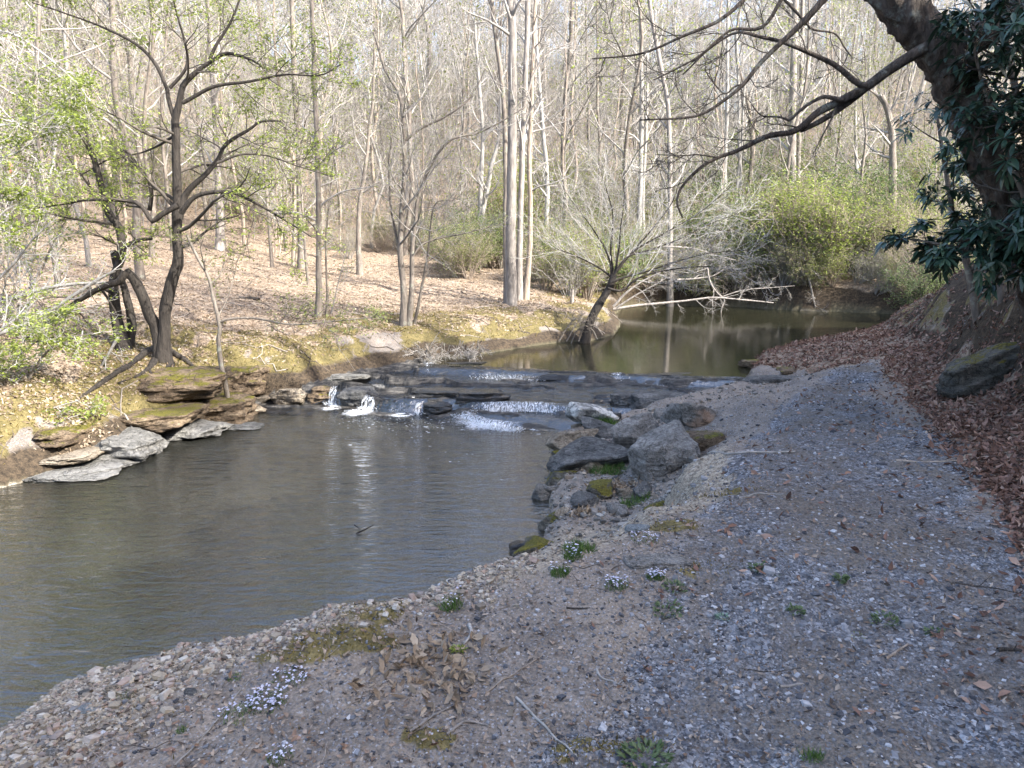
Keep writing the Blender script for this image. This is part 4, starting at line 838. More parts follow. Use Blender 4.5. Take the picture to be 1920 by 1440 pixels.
ptree('slim_tree', 'twin white stems side by side above the dead branches', 'tree', [([(1196,470),(1200,380),(1202,280),(1203,160),(1200,0)], 32, .12, .07, dict(n=10, t0=.3, len=(1, 2.4))), ([(1208,470),(1206,360),(1212,240),(1214,100)], 32, .08, .05, dict(n=8, t0=.4, len=(1, 2.4)))], BK_pale, BK_ptwig, seed=67)

# ------------------------------------------------------------------ the big tree over the path, and its evergreen shrubs
D = 6.6
ptree('old_tree', 'old rough barked tree leaning over the path with a long low limb', 'tree', [
    ([(2010,620),(1955,530),(1915,430),(1870,330),(1820,215),(1775,125),(1730,60),(1690,15),(1650,-40),(1600,-120)], D, .205, .15, dict(S=56, K=120, rough=.34, gn=.03, freq=17)),
    ([(1790,95),(1850,60),(1910,20),(1990,-40)], D + .3, .12, .09, dict(base=False, rough=.2)),
    ([(1745,85),(1727,93),(1663,133),(1627,160),(1580,187),(1533,210),(1507,233),(1480,248),(1437,255),(1380,283),(1347,295),(1313,315),(1280,347),(1270,378),(1280,408)], D - .1, .05, .007, dict(base=False, n=6, t0=.3, len=(.3, .9), K=50, gn=.02, rough=.18, rf=.3)),
    ([(1620,168),(1580,200),(1540,225),(1500,245)], D - .05, .03, .02, dict(base=False, K=20, rough=.15)),
    ([(1627,160),(1607,155),(1567,123),(1520,100),(1467,78),(1423,68),(1377,60),(1330,90),(1280,140)], D - .2, .026, .006, dict(base=False, n=5, t0=.3, len=(.3, .9), rf=.3, cut=.01)),
    ([(1540,3),(1497,47),(1457,87),(1423,123),(1397,157),(1360,187),(1320,212),(1280,221),(1200,225)], D - .5, .026, .006, dict(base=False, n=6, t0=.2, len=(.3, .9), rf=.3, cut=.01)),
    ([(1600,-60),(1560,-20),(1540,3)], D - .5, .04, .026, dict(base=False)),
    ([(1440,-40),(1473,0),(1510,42),(1527,55),(1567,63),(1585,90),(1600,110)], D, .016, .005, dict(base=False, n=4, len=(.3, .7), cut=.01)),
    ([(1410,-30),(1390,0),(1347,37),(1310,55),(1280,67),(1200,100),(1110,110)], D - .6, .018, .005, dict(base=False, n=5, len=(.3, .8), cut=.01)),
    ([(1480,-30),(1463,0),(1427,50),(1377,53),(1357,63),(1313,103),(1280,122),(1225,150)], D - .4, .018, .005, dict(base=False, n=5, len=(.3, .8), cut=.01)),
    ([(1480,226),(1510,200),(1543,182),(1563,183),(1580,187)], D - .15, .010, .018, dict(base=False, cut=.001)),
    ([(1480,226),(1460,219),(1430,217),(1413,200),(1408,190)], D - .15, .011, .004, dict(base=False, n=4, len=(.1, .3), cut=.001)),
    ([(1397,157),(1380,162),(1360,175),(1335,150),(1320,128)], D - .5, .008, .004, dict(base=False, n=4, len=(.2, .4), cut=.001)),
    ([(1347,295),(1310,290),(1280,292),(1230,290)], D - .2, .008, .003, dict(base=False, n=5, len=(.2, .5), cut=.001)),
], BK_brown, BK_dtwig, seed=71, flare=1.2, rmin=.003)

def whorls(r, C, Dn, n, L, W):
    """rosettes of long drooping leaves at the points C facing Dn"""
    N = len(C); k = n; D0 = unit(Dn)
    A = unit(np.cross(D0, r.normal(0, 1, (N, 3)))); Bv = np.cross(D0, A)
    th = (np.arange(k)[None] + r.uniform(-.3, .3, (N, k))) * 2 * math.pi / k
    out = A[:, None] * np.cos(th)[..., None] + Bv[:, None] * np.sin(th)[..., None]
    el = r.uniform(-.1, .8, (N, k))[..., None]
    d = unit(out + D0[:, None] * el + np.array([0, 0, -.25])).reshape(-1, 3); P = np.repeat(C, k, 0) + r.normal(0, .006, (N * k, 3))
    l = r.uniform(L[0], L[1], N * k)[:, None]; w = l * r.uniform(W[0], W[1], N * k)[:, None]
    u = unit(np.array([0, 0, 1.0]) + .8 * np.repeat(D0, k, 0) + r.normal(0, .25, d.shape)); S = unit(np.cross(d, u)); U = np.cross(S, d); dr = r.uniform(.05, .45, N * k)[:, None]
    V = [P]
    for t, ww in ((.3, .42), (.62, .5)):
        m = P + d * l * t - np.array([0, 0, 1]) * dr * l * t * t
        V += [m + S * w * ww + U * w * .12, m, m - S * w * ww + U * w * .12]
    V.append(P + d * l - np.array([0, 0, 1]) * dr * l)
    V = np.stack(V, 1).reshape(-1, 3); i = np.arange(N * k)[:, None] * 8
    q = np.concatenate([i + np.array([[1, 4, 5, 2]]), i + np.array([[2, 5, 6, 3]])])
    t3 = np.concatenate([i + np.array([[0, 1, 2]]), i + np.array([[0, 2, 3]]), i + np.array([[4, 7, 5]]), i + np.array([[5, 7, 6]])])
    return V, t3, q
def rhodo(label, stems, seed, n1, group='evergreen shrubs on the steep bank', L=(.08, .16), extra=None, n2=4, wk=8, ln=(.4, 1.1)):
    r = np.random.default_rng(seed); tr = MB(); br = MB(); lv = MB(); first = None
    for px, Y, r0, r1, b in stems:
        p = pts_px(px, Y)
        if b: p[0, 2] = H(p[0, 0], p[0, 1]) - .1
        if first is None: first = p[0].copy()
        p = spline(p, 24); rad = np.linspace(r0, r1, 24); tr.add(*tubes(p, rad, 8, .15, 8))
        C1, R1 = grow(r, p[None], rad[None], n1, .15, 1, (40, 85), ln, 8, .12, .16, .5, .3, .3, True, .004); br.add(*tubes(C1, R1, 5))
        C2, R2 = grow(r, C1, R1, n2, .3, 1, (25, 60), (.3, .6), 6, .15, .15, .6, .5, .3, False, .003); br.add(*tubes(C2, R2, 4))
        for C in (C1, C2): lv.add(*whorls(r, C[:, -1], C[:, -1] - C[:, -2] + np.array([0, 0, .02]), wk, L, (.24, .34)))
        k = r.random(len(C2)) < .6
        if k.any(): lv.add(*whorls(r, C2[k, 3], C2[k, 3] - C2[k, 2] + np.array([0, 0, .03]), wk - 2, L, (.24, .34)))
    rt = root('rhododendron', first, label, 'shrub', group)
    tr.build('stem', BK_mid, rt, first); br.build('branch', BK_dtwig, rt, first); lv.build('foliage', LF_rhod, rt, first, smooth=True)
    return rt
rhodo('dense dark evergreen shrub draped along the old tree trunk', [
    ([(2010,640),(1990,500),(1960,380),(1920,250),(1895,120),(1870,0),(1850,-90)], 6.9, .05, .015, True),
    ([(2070,600),(2010,430),(1970,300),(1935,180),(1915,60),(1900,-60)], 6.2, .05, .015, True),
    ([(2100,500),(2030,300),(1980,100),(1950,-60)], 5.7, .04, .012, True),
    ([(2000,560),(1950,440),(1905,330),(1868,235),(1838,140),(1820,60)], 6.15, .03, .01, False)], 81, 25, ln=(.3, .85), L=(.07, .14))
rhodo('tall thin evergreen shrub with grey mottled stems behind the old tree', [
    ([(1838,560),(1815,500),(1790,420),(1775,330),(1762,250),(1755,200)], 9.0, .05, .015, True),
    ([(1880,560),(1870,450),(1850,360),(1835,300)], 8.6, .04, .012, True)], 82, 9, ln=(.3, .8))
rhodo('low evergreen bough of drooping leaf rosettes held out over the leaf litter', [
    ([(2000,520),(1930,490),(1860,478),(1800,465),(1745,455),(1710,448)], 6.4, .03, .008, False),
    ([(1990,500),(1930,465),(1870,450),(1800,452)], 6.2, .02, .008, False)], 83, 13, ln=(.15, .4), L=(.09, .15))
# ------------------------------------------------------------------ the wood
def wood_tree(name, seed, h, r0, bark, twig, n1=16, n2=6, n3=5, t0=.4, ln=(.14, .26), up=.35, ang=(30, 60), rmin=.011, leaf=None, stems=1, lean=.055, droop=0.0):
    r = np.random.default_rng(seed); tr = MB(); cr = MB(); lv = MB()
    for s in range(stems):
        K = 18; z = np.linspace(-.4, h * (1 - .15 * s), K); dx = r.normal(0, lean, 2) * (1 + 1.5 * (stems > 1))
        p = np.stack([dx[0] * z + .035 * h * fbm(z * .25, seed + s, 0, 2, seed) * ss(z, 0, 3) + .12 * s, dx[1] * z + .035 * h * fbm(z * .25, seed + 5, s, 2, seed) * ss(z, 0, 3), z], -1)
        rad = r0 * (1 - .2 * s) * (1 - np.linspace(0, .93, K) ** 1.3); rad *= 1 + .35 * np.exp(-np.arange(K) * 1.4)
        tr.add(*tubes(p, rad, 8, .12, 3))
        C1, R1 = grow(r, p[None], rad[None], n1, t0, .98, ang, (ln[0] * h, ln[1] * h), 8, up, .12, .5, .2, .55, True, rmin * 1.3)
        cr.add(*tubes(C1, R1, 4)); C2, R2 = grow(r, C1, R1, n2, .2, .98, (25, 55), (.35, .65), 6, up * .5, .14, .6, .3, .4, False, rmin); cr.add(*tubes(C2, R2, 3))
        C3, R3 = grow(r, C2, R2, n3, .15, .98, (20, 55), (.4, .75), 4, up * .3, .16, .6, .5, .3, False, rmin * .75); cr.add(*tubes(C3, R3, 3))
        if leaf: lv.add(*leaf_cloud(r, C3, leaf['per'], leaf['L'], leaf['W'], leaf['spread']))
    rt = root(name, (0, 0, -60), 'x', 'tree'); tr.build('trunk', bark, rt); cr.build('crown', twig, rt)
    if lv.n: lv.build('foliage', leaf['mat'], rt, smooth=False)
    return rt
def shrub(name, seed, h, bark, n0, leaf, spread=.6, rmin=.006, n2=6, n3=5):
    r = np.random.default_rng(seed); st = MB(); lv = MB(); a = r.uniform(0, 6.28, n0); t = r.uniform(.2, 1, n0) * spread; K = 10; z = np.linspace(0, 1, K)
    hh = h * r.uniform(.6, 1.05, n0)
    P = np.stack([np.cos(a)[:, None] * (.12 + t[:, None] * hh[:, None] * z ** 1.2), np.sin(a)[:, None] * (.12 + t[:, None] * hh[:, None] * z ** 1.2), -.15 + hh[:, None] * (z - .25 * t[:, None] * z ** 2.5)], -1) + r.normal(0, .02 * h, (n0, K, 3)) * z[None, :, None]
    Rd = np.broadcast_to(np.linspace(.014 * h ** .7, .004, K), (n0, K)); st.add(*tubes(P, np.maximum(Rd, rmin), 5))
    C1, R1 = grow(r, P, Rd, n2, .2, .98, (25, 65), (.3, .55), 6, .1, .18, .6, .3, .3, False, rmin); st.add(*tubes(C1, R1, 3))
    C2, R2 = grow(r, C1, R1, n3, .15, .98, (25, 65), (.35, .7), 5, .05, .2, .6, .5, .3, False, rmin * .8); st.add(*tubes(C2, R2, 3))
    if leaf: lv.add(*leaf_cloud(r, C2, leaf['per'], leaf['L'], leaf['W'], leaf['spread']))
    rt = root(name, (0, 0, -60), 'x', 'shrub'); st.build('stems' if False else 'branch', bark, rt)
    if lv.n: lv.build('foliage', leaf['mat'], rt, smooth=False)
    return rt
LW = dict(mat=LF_olive, per=2, L=(.09, .16), W=(.05, .09), spread=.22)
LWs = dict(mat=LF_spring, per=2, L=(.08, .15), W=(.05, .08), spread=.22)
PR = {
 'pale': [wood_tree('bare_tree', 300 + i, 19 + 2 * i, .065 + .012 * i, [BK_pale, BK_grey, BK_pale][i], BK_ptwig, n1=18, n3=6, t0=.36, ln=(.12, .22)) for i in range(3)],
 'tan': [wood_tree('bare_tree', 310 + i, 15 + 2 * i, .085 + .012 * i, BK_tan, BK_twig, n1=22, n3=7, t0=.25, ln=(.2, .34), ang=(25, 55)) for i in range(3)],
 'grey': [wood_tree('bare_tree', 320 + i, 22, .17, BK_grey, BK_ptwig, n1=20, n3=7, t0=.45, ln=(.2, .32)) for i in range(2)],
 'leafing': [wood_tree('leafing_tree', 330 + i, 12 + 2 * i, .10, BK_mid, BK_twig, n1=16, t0=.25, ln=(.2, .36), leaf=[LW, LWs, LW][i], up=.2) for i in range(3)],
 'fresh': [wood_tree('leafing_tree', 380 + i, 8 + 3 * i, .07, BK_mid, BK_twig, n1=18, n2=6, n3=5, t0=.2, ln=(.22, .42), ang=(45, 80), up=.05, rmin=.006, leaf=dict(mat=LF_spring, per=4, L=(.045, .085), W=(.025, .045), spread=.10)) for i in range(2)],
 'pine': [wood_tree('evergreen_tree', 340, 20, .20, BK_mid, BK_mid, n1=26, t0=.45, ln=(.12, .22), ang=(60, 90), up=.1, leaf=dict(mat=LF_green, per=7, L=(.10, .2), W=(.03, .05), spread=.16))],
 'sapling': [wood_tree('bare_sapling', 350 + i, 5.5 + i, .035, BK_tan, BK_ptwig, n1=14, n2=5, n3=4, t0=.2, ln=(.2, .38), ang=(25, 50), rmin=.006, stems=1 + i % 2, leaf=[None, dict(mat=LF_spring, per=1, L=(.05, .09), W=(.03, .05), spread=.1), None][i]) for i in range(3)],
}
SH = {
 'leafy': [shrub('leafy_shrub', 360 + i, 2.4, BK_tan, 18, dict(mat=[LF_olive, LF_spring][i], per=5, L=(.05, .1), W=(.03, .05), spread=.10)) for i in range(2)],
 'green': [shrub('evergreen_shrub', 365, 2.6, BK_mid, 16, dict(mat=LF_green, per=8, L=(.07, .13), W=(.03, .045), spread=.10))],
 'bare': [shrub('bare_shrub', 370 + i, 2.2, [BK_tan, BK_twig][i], 16, dict(mat=LF_olive, per=1 + i, L=(.04, .07), W=(.02, .035), spread=.08), .9) for i in range(2)],
}
TXT = {'pale': ('slender pale bare tree in the thin wood behind the creek', 'pale bare trees in the wood'), 'tan': ('brushy tan bare tree in the thin wood behind the creek', 'tan bare trees in the wood'),
 'grey': ('big grey bare tree in the thin wood behind the creek', 'big grey bare trees in the wood'), 'leafing': ('tree hazed with young yellow green leaves in the wood', 'leafing trees in the wood'),
 'fresh': ('airy tree with layered fresh yellow green leaves on the leafy slope', 'fresh leafed trees on the slope'),
 'pine': ('dark green evergreen standing among the bare trees', 'evergreens among the bare trees'), 'sapling': ('thin many twigged sapling under the tall bare trees', 'saplings under the bare trees'),
 'leafy': ('yellow green leafy shrub in the thicket by the upper pool', 'leafy shrubs in the thicket'), 'green': ('dense darker green shrub in the thicket by the upper pool', 'green shrubs in the thicket'),
 'bare': ('bare grey twiggy shrub in the thicket by the upper pool', 'bare shrubs in the thicket')}
used_proto = set(); rw = np.random.default_rng(99); taken = []
def put(kind, x, y, sc=1.0, dz=0.0, label=None, group=None, clear=0.0):
    src = (PR.get(kind) or SH.get(kind)); k = rw.integers(len(src)); o = src[k]
    loc = (x, y, float(H(x, y)) + dz); rz = rw.uniform(0, 6.28); t, g = TXT[kind]
    if (kind, k) in used_proto: o = dup(o, loc, rz, sc)
    else: used_proto.add((kind, k)); o.location = loc; o.rotation_euler = (0, 0, rz); o.scale = (sc, sc, sc)
    o['label'] = label or t; o['group'] = group or g
    if label: o['group'] = ''; del o['group']
    return o
def scatter_trees(n, r0, r1, a0, a1, kinds, gap, ok=None, sc=(.8, 1.2)):
    c = 0; tries = 0
    while c < n and tries < n * 60:
        tries += 1; r = math.sqrt(rw.uniform(r0 * r0, r1 * r1)); a = R(rw.uniform(a0, a1)); x, y = r * math.sin(a), r * math.cos(a)
        if at(GD, x, y) < 1.2 or (ok and not ok(x, y)): continue
        if any((x - p[0]) ** 2 + (y - p[1]) ** 2 < gap * gap for p in taken): continue
        taken.append((x, y)); kd = kinds[rw.integers(len(kinds))]; put(kd, x, y, rw.uniform(*sc) * (1 if kd in ('sapling', 'leafing') else .62 + .38 * min(max((r - 30) / 45, 0), 1))); c += 1
behind_pool = lambda x, y: y > 30 or x < -4
scatter_trees(30, 26, 38, -38, 36, ['pale', 'leafing', 'tan', 'sapling', 'leafing', 'sapling'], 2.2, behind_pool)
scatter_trees(85, 36, 60, -38, 38, ['pale', 'leafing', 'tan', 'tan', 'grey', 'leafing', 'sapling'], 1.7)
scatter_trees(80, 58, 90, -38, 38, ['pale', 'tan', 'tan', 'grey', 'leafing', 'pale'], 2.0)
scatter_trees(44, 88, 135, -38, 38, ['tan', 'grey', 'pale', 'tan'], 3.0, sc=(.9, 1.3))
scatter_trees(16, 20, 34, -42, -24, ['leafing', 'sapling', 'leafing', 'pale'], 1.6)
for u, Y in [(640, 60), (700, 52), (598, 66), (1420, 70), (1640, 62)]:
    p = py(u, 300, Y); put('pine', p[0], Y, rw.uniform(.8, 1.0))
for x_, y_, s_ in [(-9.5, 16, .9), (-12.5, 19, 1.1), (-15, 23, 1.1), (-11, 25, 1.0), (-17, 28, 1.2), (-7.5, 24, .8), (-5.6, 21, .6), (-19, 34, 1.2), (-13, 33, 1.2), (-8.8, 30, 1.0), (14, 34, 1.0), (18, 38, 1.1), (9, 37, .9)]: put('fresh', x_, y_, s_)
# thicket round the head of the upper pool
for u0, u1, y0, y1, n, kinds, sc in [(1170, 1330, 28.3, 33, 10, ['bare', 'bare', 'leafy'], (.7, 1.2)), (1330, 1480, 27.5, 33, 18, ['leafy', 'leafy', 'leafy', 'green', 'bare'], (.9, 1.7)), (1480, 1720, 25.5, 32, 32, ['leafy', 'leafy', 'leafy', 'green', 'bare'], (.9, 1.7)),
        (1530, 1640, 27.5, 31, 4, ['green'], (1.2, 1.6)), (1690, 1830, 22, 30, 10, ['bare', 'leafy', 'bare'], (.8, 1.3)), (1000, 1150, 23, 30, 10, ['bare', 'leafy', 'bare', 'green'], (.8, 1.3)), (830, 945, 25, 31, 9, ['leafy', 'green', 'leafy'], (.7, 1.15)),
        (640, 830, 30, 37, 7, ['bare', 'leafy'], (.7, 1.2)), (1300, 1800, 33, 44, 22, ['leafy', 'bare', 'green', 'leafy'], (1.2, 2.2)), (900, 1300, 33, 44, 16, ['leafy', 'bare', 'bare', 'leafy'], (1.1, 1.9)), (0, 640, 34, 44, 16, ['bare', 'leafy', 'bare'], (.9, 1.7))]:
    c = 0
    for _ in range(n * 20):
        if c >= n: break
        Y = rw.uniform(y0, y1); x = (rw.uniform(u0, u1) - 960) / FPX * Y * 1.0
        if at(GD, x, Y) < .35: continue
        put(kinds[rw.integers(len(kinds))], x, Y, rw.uniform(*sc) * .84); c += 1
for i in range(46):                                        # brush hanging over the far waterline
    for _ in range(60):
        x = rw.uniform(3.0, 12.5); Y = rw.uniform(20, 29.5)
        if .1 < at(GD, x, Y) < .9 and at(GWF, x, Y) + at(GWR, x, Y) > .6 and Y > 18 + x * .3: break
    else: continue
    o = put(['bare', 'bare', 'leafy', 'bare', 'green'][i % 5], x, Y, rw.uniform(.45, .85)); o.rotation_euler = (rw.uniform(.2, .6), rw.uniform(-.3, .3), rw.uniform(-.6, .6))
# trees on the steep bank beside and behind the viewpoint, which shade the path
rs = np.random.default_rng(5)
for i in range(16):
    e_ = rs.uniform(4, 22); s_ = rs.uniform(-16, 8); x = 5 + .94 * e_ + .33 * (s_ - 7.5) * 1.0; y = 7.5 - .33 * e_ + .94 * (s_ - 7.5)
    if abs(math.degrees(math.atan2(x, y))) < 37 and y > 0: continue
    put(['grey', 'tan', 'leafing', 'pine'][i % 4], x, y, rs.uniform(.7, 1.0), label='%s tree on the steep bank above the path' % ['grey bare', 'tan bare', 'leafing', 'evergreen'][i % 4], group=None)['group'] = ['grey bare', 'tan bare', 'leafing', 'evergreen'][i % 4] + ' trees on the steep bank'

# the wood far up the hill, which reads as one mass
def far_wood(n):
    r = np.random.default_rng(77); mb = MB(); rad = np.sqrt(r.uniform(48 ** 2, 170 ** 2, n)); a = np.radians(r.uniform(-39, 39, n)); x, y = rad * np.sin(a), rad * np.cos(a)
    h = r.uniform(11, 19, n); K = 6; z = np.linspace(0, 1, K); base = np.stack([x, y, H(x, y) - .4], -1)
    P = base[:, None] + np.stack([r.normal(0, .05, (n, 1)) * h[:, None] * z, r.normal(0, .05, (n, 1)) * h[:, None] * z, h[:, None] * z], -1) + r.normal(0, .12, (n, K, 3))
    Rd = r.uniform(.035, .10, n)[:, None] * np.linspace(1, .15, K); mb.add(*tubes(P, Rd, 4))
    C1, R1 = grow(r, P, Rd, 13, .2, .98, (20, 50), (.2, .38), 5, .3, .12, .5, .4, .5, False, .02); mb.add(*tubes(C1, R1, 3))
    C2, R2 = grow(r, C1, R1, 6, .15, .98, (20, 50), (.35, .7), 4, .2, .14, .7, .6, .3, False, .016); mb.add(*tubes(C2, R2, 3))
    return tag(mb.build('far_wood', BK_ptwig), kind='stuff')  # pale twig colour stands in for haze over the distant trees
far_wood(1000)


def undergrowth(n):
    r = np.random.default_rng(78); mb = MB(); rad = np.sqrt(r.uniform(33 ** 2, 110 ** 2, n)); a = np.radians(r.uniform(-39, 39, n)); x, y = rad * np.sin(a), rad * np.cos(a)
    k = at(GD, x, y) > 2; x, y = x[k], y[k]; n = len(x); h = r.uniform(1.2, 4.5, n); K = 5; z = np.linspace(0, 1, K); base = np.stack([x, y, H(x, y) - .1], -1)
    ln = r.normal(0, .3, (n, 2)); P = base[:, None] + np.stack([ln[:, :1] * h[:, None] * z ** 1.5, ln[:, 1:] * h[:, None] * z ** 1.5, h[:, None] * z], -1)
    Rd = r.uniform(.010, .024, n)[:, None] * np.linspace(1, .5, K); mb.add(*tubes(P, Rd, 3))
    C1, R1 = grow(r, P, Rd, 7, .15, .98, (20, 60), (.25, .6), 4, .15, .16, .8, .6, .3, False, .009); mb.add(*tubes(C1, R1, 3))
    C2, R2 = grow(r, C1, R1, 3, .2, .98, (20, 60), (.4, .8), 3, .1, .2, .9, .7, .3, False, .008); mb.add(*tubes(C2, R2, 3))
    q = r.random(len(C2)) < .5; V, F = leaf_cloud(r, C2[q], 2, (.07, .14), (.04, .08), .12); tag(mesh('undergrowth_leaves', V, F, LF_spring, smooth=False), kind='stuff')
    return tag(mb.build('undergrowth', BK_twig), kind='stuff')
undergrowth(6000)

# ------------------------------------------------------------------ loose things on the ground
def polar(r, n, r0, r1, a0, a1, mask, thr=.5, soft=True):
    rad = np.exp(r.uniform(math.log(r0), math.log(r1), n)); a = np.radians(r.uniform(a0, a1, n)); x, y = rad * np.sin(a), rad * np.cos(a)
    m = at(mask, x, y); k = m > (r.uniform(0, 1, n) if soft else thr)
    return x[k], y[k], rad[k]
def gnorm(x, y):
    e = .08; n = np.stack([H(x - e, y) - H(x + e, y), H(x, y - e) - H(x, y + e), np.full(len(x), 2 * e)], -1); return unit(n)
def litter(name, r, x, y, rad, L, mat, tilt=.35, k=.0):
    n = gnorm(x, y); d = r.normal(0, 1, (len(x), 3)); d = unit(d - n * (d * n).sum(1, keepdims=True) + n * r.normal(0, tilt, (len(x), 1)))
    l = r.uniform(L[0], L[1], len(x)) * (1 + k * rad); up = unit(n + r.normal(0, .35, (len(x), 3)))
    V, F = leaves2(r, P3(x, y, .004 + l * .06), d, up, l, l * r.uniform(.32, .62, len(x)))
    return tag(mesh(name, V, F, mat, smooth=False), kind='stuff')
def stones(name, r, x, y, s, mat, sink=.3, flat=.7):
    o = np.array([[1,0,0],[-1,0,0],[0,1,0],[0,-1,0],[0,0,1],[0,0,-1]], float); N = len(x)
    b = np.array([[.62,.62,.5],[-.62,.62,.5],[-.62,-.62,.5],[.62,-.62,.5],[.62,.62,-.5],[-.62,.62,-.5],[-.62,-.62,-.5],[.62,-.62,-.5],[0,0,.78],[0,0,-.7]])
    v = b[None] * r.uniform(.75, 1.3, (N, len(b), 3)) * (s[:, None, None] * r.uniform(.6, 1.3, (N, 1, 3)) * np.array([1, 1, flat]))
    a = r.uniform(0, 6.28, N); t = r.normal(0, .35, N); c, q = np.cos(t)[:, None], np.sin(t)[:, None]
    yy = v[..., 1] * c - v[..., 2] * q; zz = v[..., 1] * q + v[..., 2] * c; c, q = np.cos(a)[:, None], np.sin(a)[:, None]
    V = np.stack([v[..., 0] * c - yy * q, v[..., 0] * q + yy * c, zz], -1) + P3(x, y, s * flat * (.5 - sink))[:, None]
    i = np.arange(N)[:, None] * 10
    qd = np.concatenate([i + np.array([f]) for f in ([0,4,7,3],[1,5,4,0],[2,6,5,1],[3,7,6,2])]); tr = np.concatenate([i + np.array([f]) for f in ([0,3,8],[3,2,8],[2,1,8],[1,0,8],[4,5,9],[5,6,9],[6,7,9],[7,4,9])])
    return tag(mesh(name, V.reshape(-1, 3), [qd, tr], mat, smooth=False), kind='stuff')
def blades(name, r, P, N, h, w, mat, lean=.5):
    n = len(P); d = unit(N + r.normal(0, lean, (n, 3))); s = unit(np.cross(d, r.normal(0, 1, (n, 3)))); h = h[:, None]; w = w[:, None]
    bend = unit(r.normal(0, 1, (n, 3)) * np.array([1, 1, 0])) * h * .3
    V = np.stack([P - s * w, P + s * w, P + d * h * .6 + s * w * .6 + bend * .4, P + d * h * .6 - s * w * .6 + bend * .4, P + d * h + bend], 1).reshape(-1, 3); i = np.arange(n)[:, None] * 5
    return mesh(name, V, [i + np.array([[0, 1, 2, 3]]), i + np.array([[3, 2, 4]])], mat, smooth=False)
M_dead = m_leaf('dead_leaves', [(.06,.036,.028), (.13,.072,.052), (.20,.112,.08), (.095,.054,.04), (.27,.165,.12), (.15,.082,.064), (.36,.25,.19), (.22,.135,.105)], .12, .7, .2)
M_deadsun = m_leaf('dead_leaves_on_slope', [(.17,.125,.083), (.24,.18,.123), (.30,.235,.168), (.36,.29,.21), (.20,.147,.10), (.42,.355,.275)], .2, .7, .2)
M_bits = m_rand('leaf_and_bark_bits', [(.07,.055,.045), (.16,.125,.10), (.26,.21,.165), (.36,.30,.24), (.20,.13,.09)])
M_grav = m_rand('gravel_stones', [(.045,.047,.054), (.085,.089,.10), (.14,.146,.16), (.21,.216,.23), (.11,.10,.09), (.38,.385,.40)], fine=60)
M_peb = m_rand('beach_pebbles', [(.10,.085,.07), (.19,.16,.125), (.28,.24,.18), (.36,.31,.24), (.16,.155,.15), (.28,.20,.155), (.38,.355,.31)], .7, .3, 60)
M_peb2 = m_rand('rubble_stones', [(.06,.058,.054), (.12,.115,.105), (.19,.18,.165), (.27,.26,.24), (.16,.13,.10)], .8, .3, 50)
M_moss = m_leaf('moss_blades', [(.08,.065,.02), (.14,.11,.03), (.20,.155,.045), (.27,.20,.065), (.11,.09,.025)], .3, .8, .1)
M_grass = m_leaf('grass_blades', [(.05,.10,.02), (.08,.15,.03), (.12,.19,.05)], .3)
M_twig = m_rand('twig_bits', [(.10,.08,.065), (.2,.165,.14), (.32,.28,.24), (.06,.048,.04)])
r = np.random.default_rng(501)
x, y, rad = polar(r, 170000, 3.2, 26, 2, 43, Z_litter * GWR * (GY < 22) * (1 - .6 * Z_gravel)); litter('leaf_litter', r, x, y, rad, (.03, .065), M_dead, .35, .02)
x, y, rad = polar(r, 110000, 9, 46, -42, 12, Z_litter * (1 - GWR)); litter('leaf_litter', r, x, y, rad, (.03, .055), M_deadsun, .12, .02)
x, y, rad = polar(r, 24000, 1.7, 14, -40, 43, (1 - Z_litter) * (GD > .5) * GWR * .8); litter('leaf_bits', r, x, y, rad, (.008, .03), M_bits, .3, .06)
x, y, rad = polar(r, 150, 1.7, 12, -40, 43, (1 - Z_litter) * (GD > .5) * GWR * .8); litter('dead_leaves', r, x, y, rad, (.03, .06), M_dead, .5)
nz = (.35 + .65 * ss(fbm(GX * 1.4, GY * 1.4, 0, 4, 61), -.25, .25))
x, y, rad = polar(r, 190000, 1.6, 15, -20, 43, Z_gravel * nz); stones('gravel', r, x, y, r.lognormal(math.log(.0034), .5, len(x)) * (1 + .12 * rad), M_grav)
x, y, rad = polar(r, 50000, 1.6, 13, -38, 43, (1 - Z_gravel) * (GD > .4) * GWR * (1 - Z_litter) * .5); stones('gravel', r, x, y, r.lognormal(math.log(.0042), .45, len(x)) * (1 + .1 * rad), M_grav)
x, y, rad = polar(r, 120000, 2.2, 9, -44, 2, beachm * ss(GD, -.25, .0)); stones('pebbles', r, x, y, r.lognormal(math.log(.006), .5, len(x)) * (1 + .06 * rad), M_peb, .25, .65)
x, y, rad = polar(r, 60000, 8, 30, -42, 10, Z_moss * (1 - GWR)); blades('moss_tufts', r, P3(x, y), gnorm(x, y), r.uniform(.02, .06, len(x)) * (1 + rad * .02), r.uniform(.002, .004, len(x)) * (1 + rad * .06), M_moss)['kind'] = 'stuff'
x, y, rad = polar(r, 90000, 1.8, 9, -36, 43, Z_moss * GWR * .8); blades('moss_tufts', r, P3(x, y), gnorm(x, y), r.uniform(.008, .024, len(x)) * (1 + .08 * rad), r.uniform(.0008, .0016, len(x)) * (1 + .3 * rad), M_moss)['kind'] = 'stuff'
def twigs(name, r, x, y, rad, L, w, mat):
    N = len(x); K = 5; a = r.uniform(0, 6.28, N); l = r.uniform(L[0], L[1], N); t = np.linspace(-.5, .5, K)
    px_ = x[:, None] + np.cos(a)[:, None] * l[:, None] * t + r.normal(0, .05, (N, K)) * l[:, None]; py_ = y[:, None] + np.sin(a)[:, None] * l[:, None] * t + r.normal(0, .05, (N, K)) * l[:, None]
    R1 = (r.uniform(w[0], w[1], N) * (1 + .12 * rad))[:, None] * np.linspace(1, .5, K)
    P = np.stack([px_, py_, H(px_, py_) + R1 * .7 + .002], -1); return tag(mesh(name, *tubes(P, R1, 4), mat), kind='stuff')
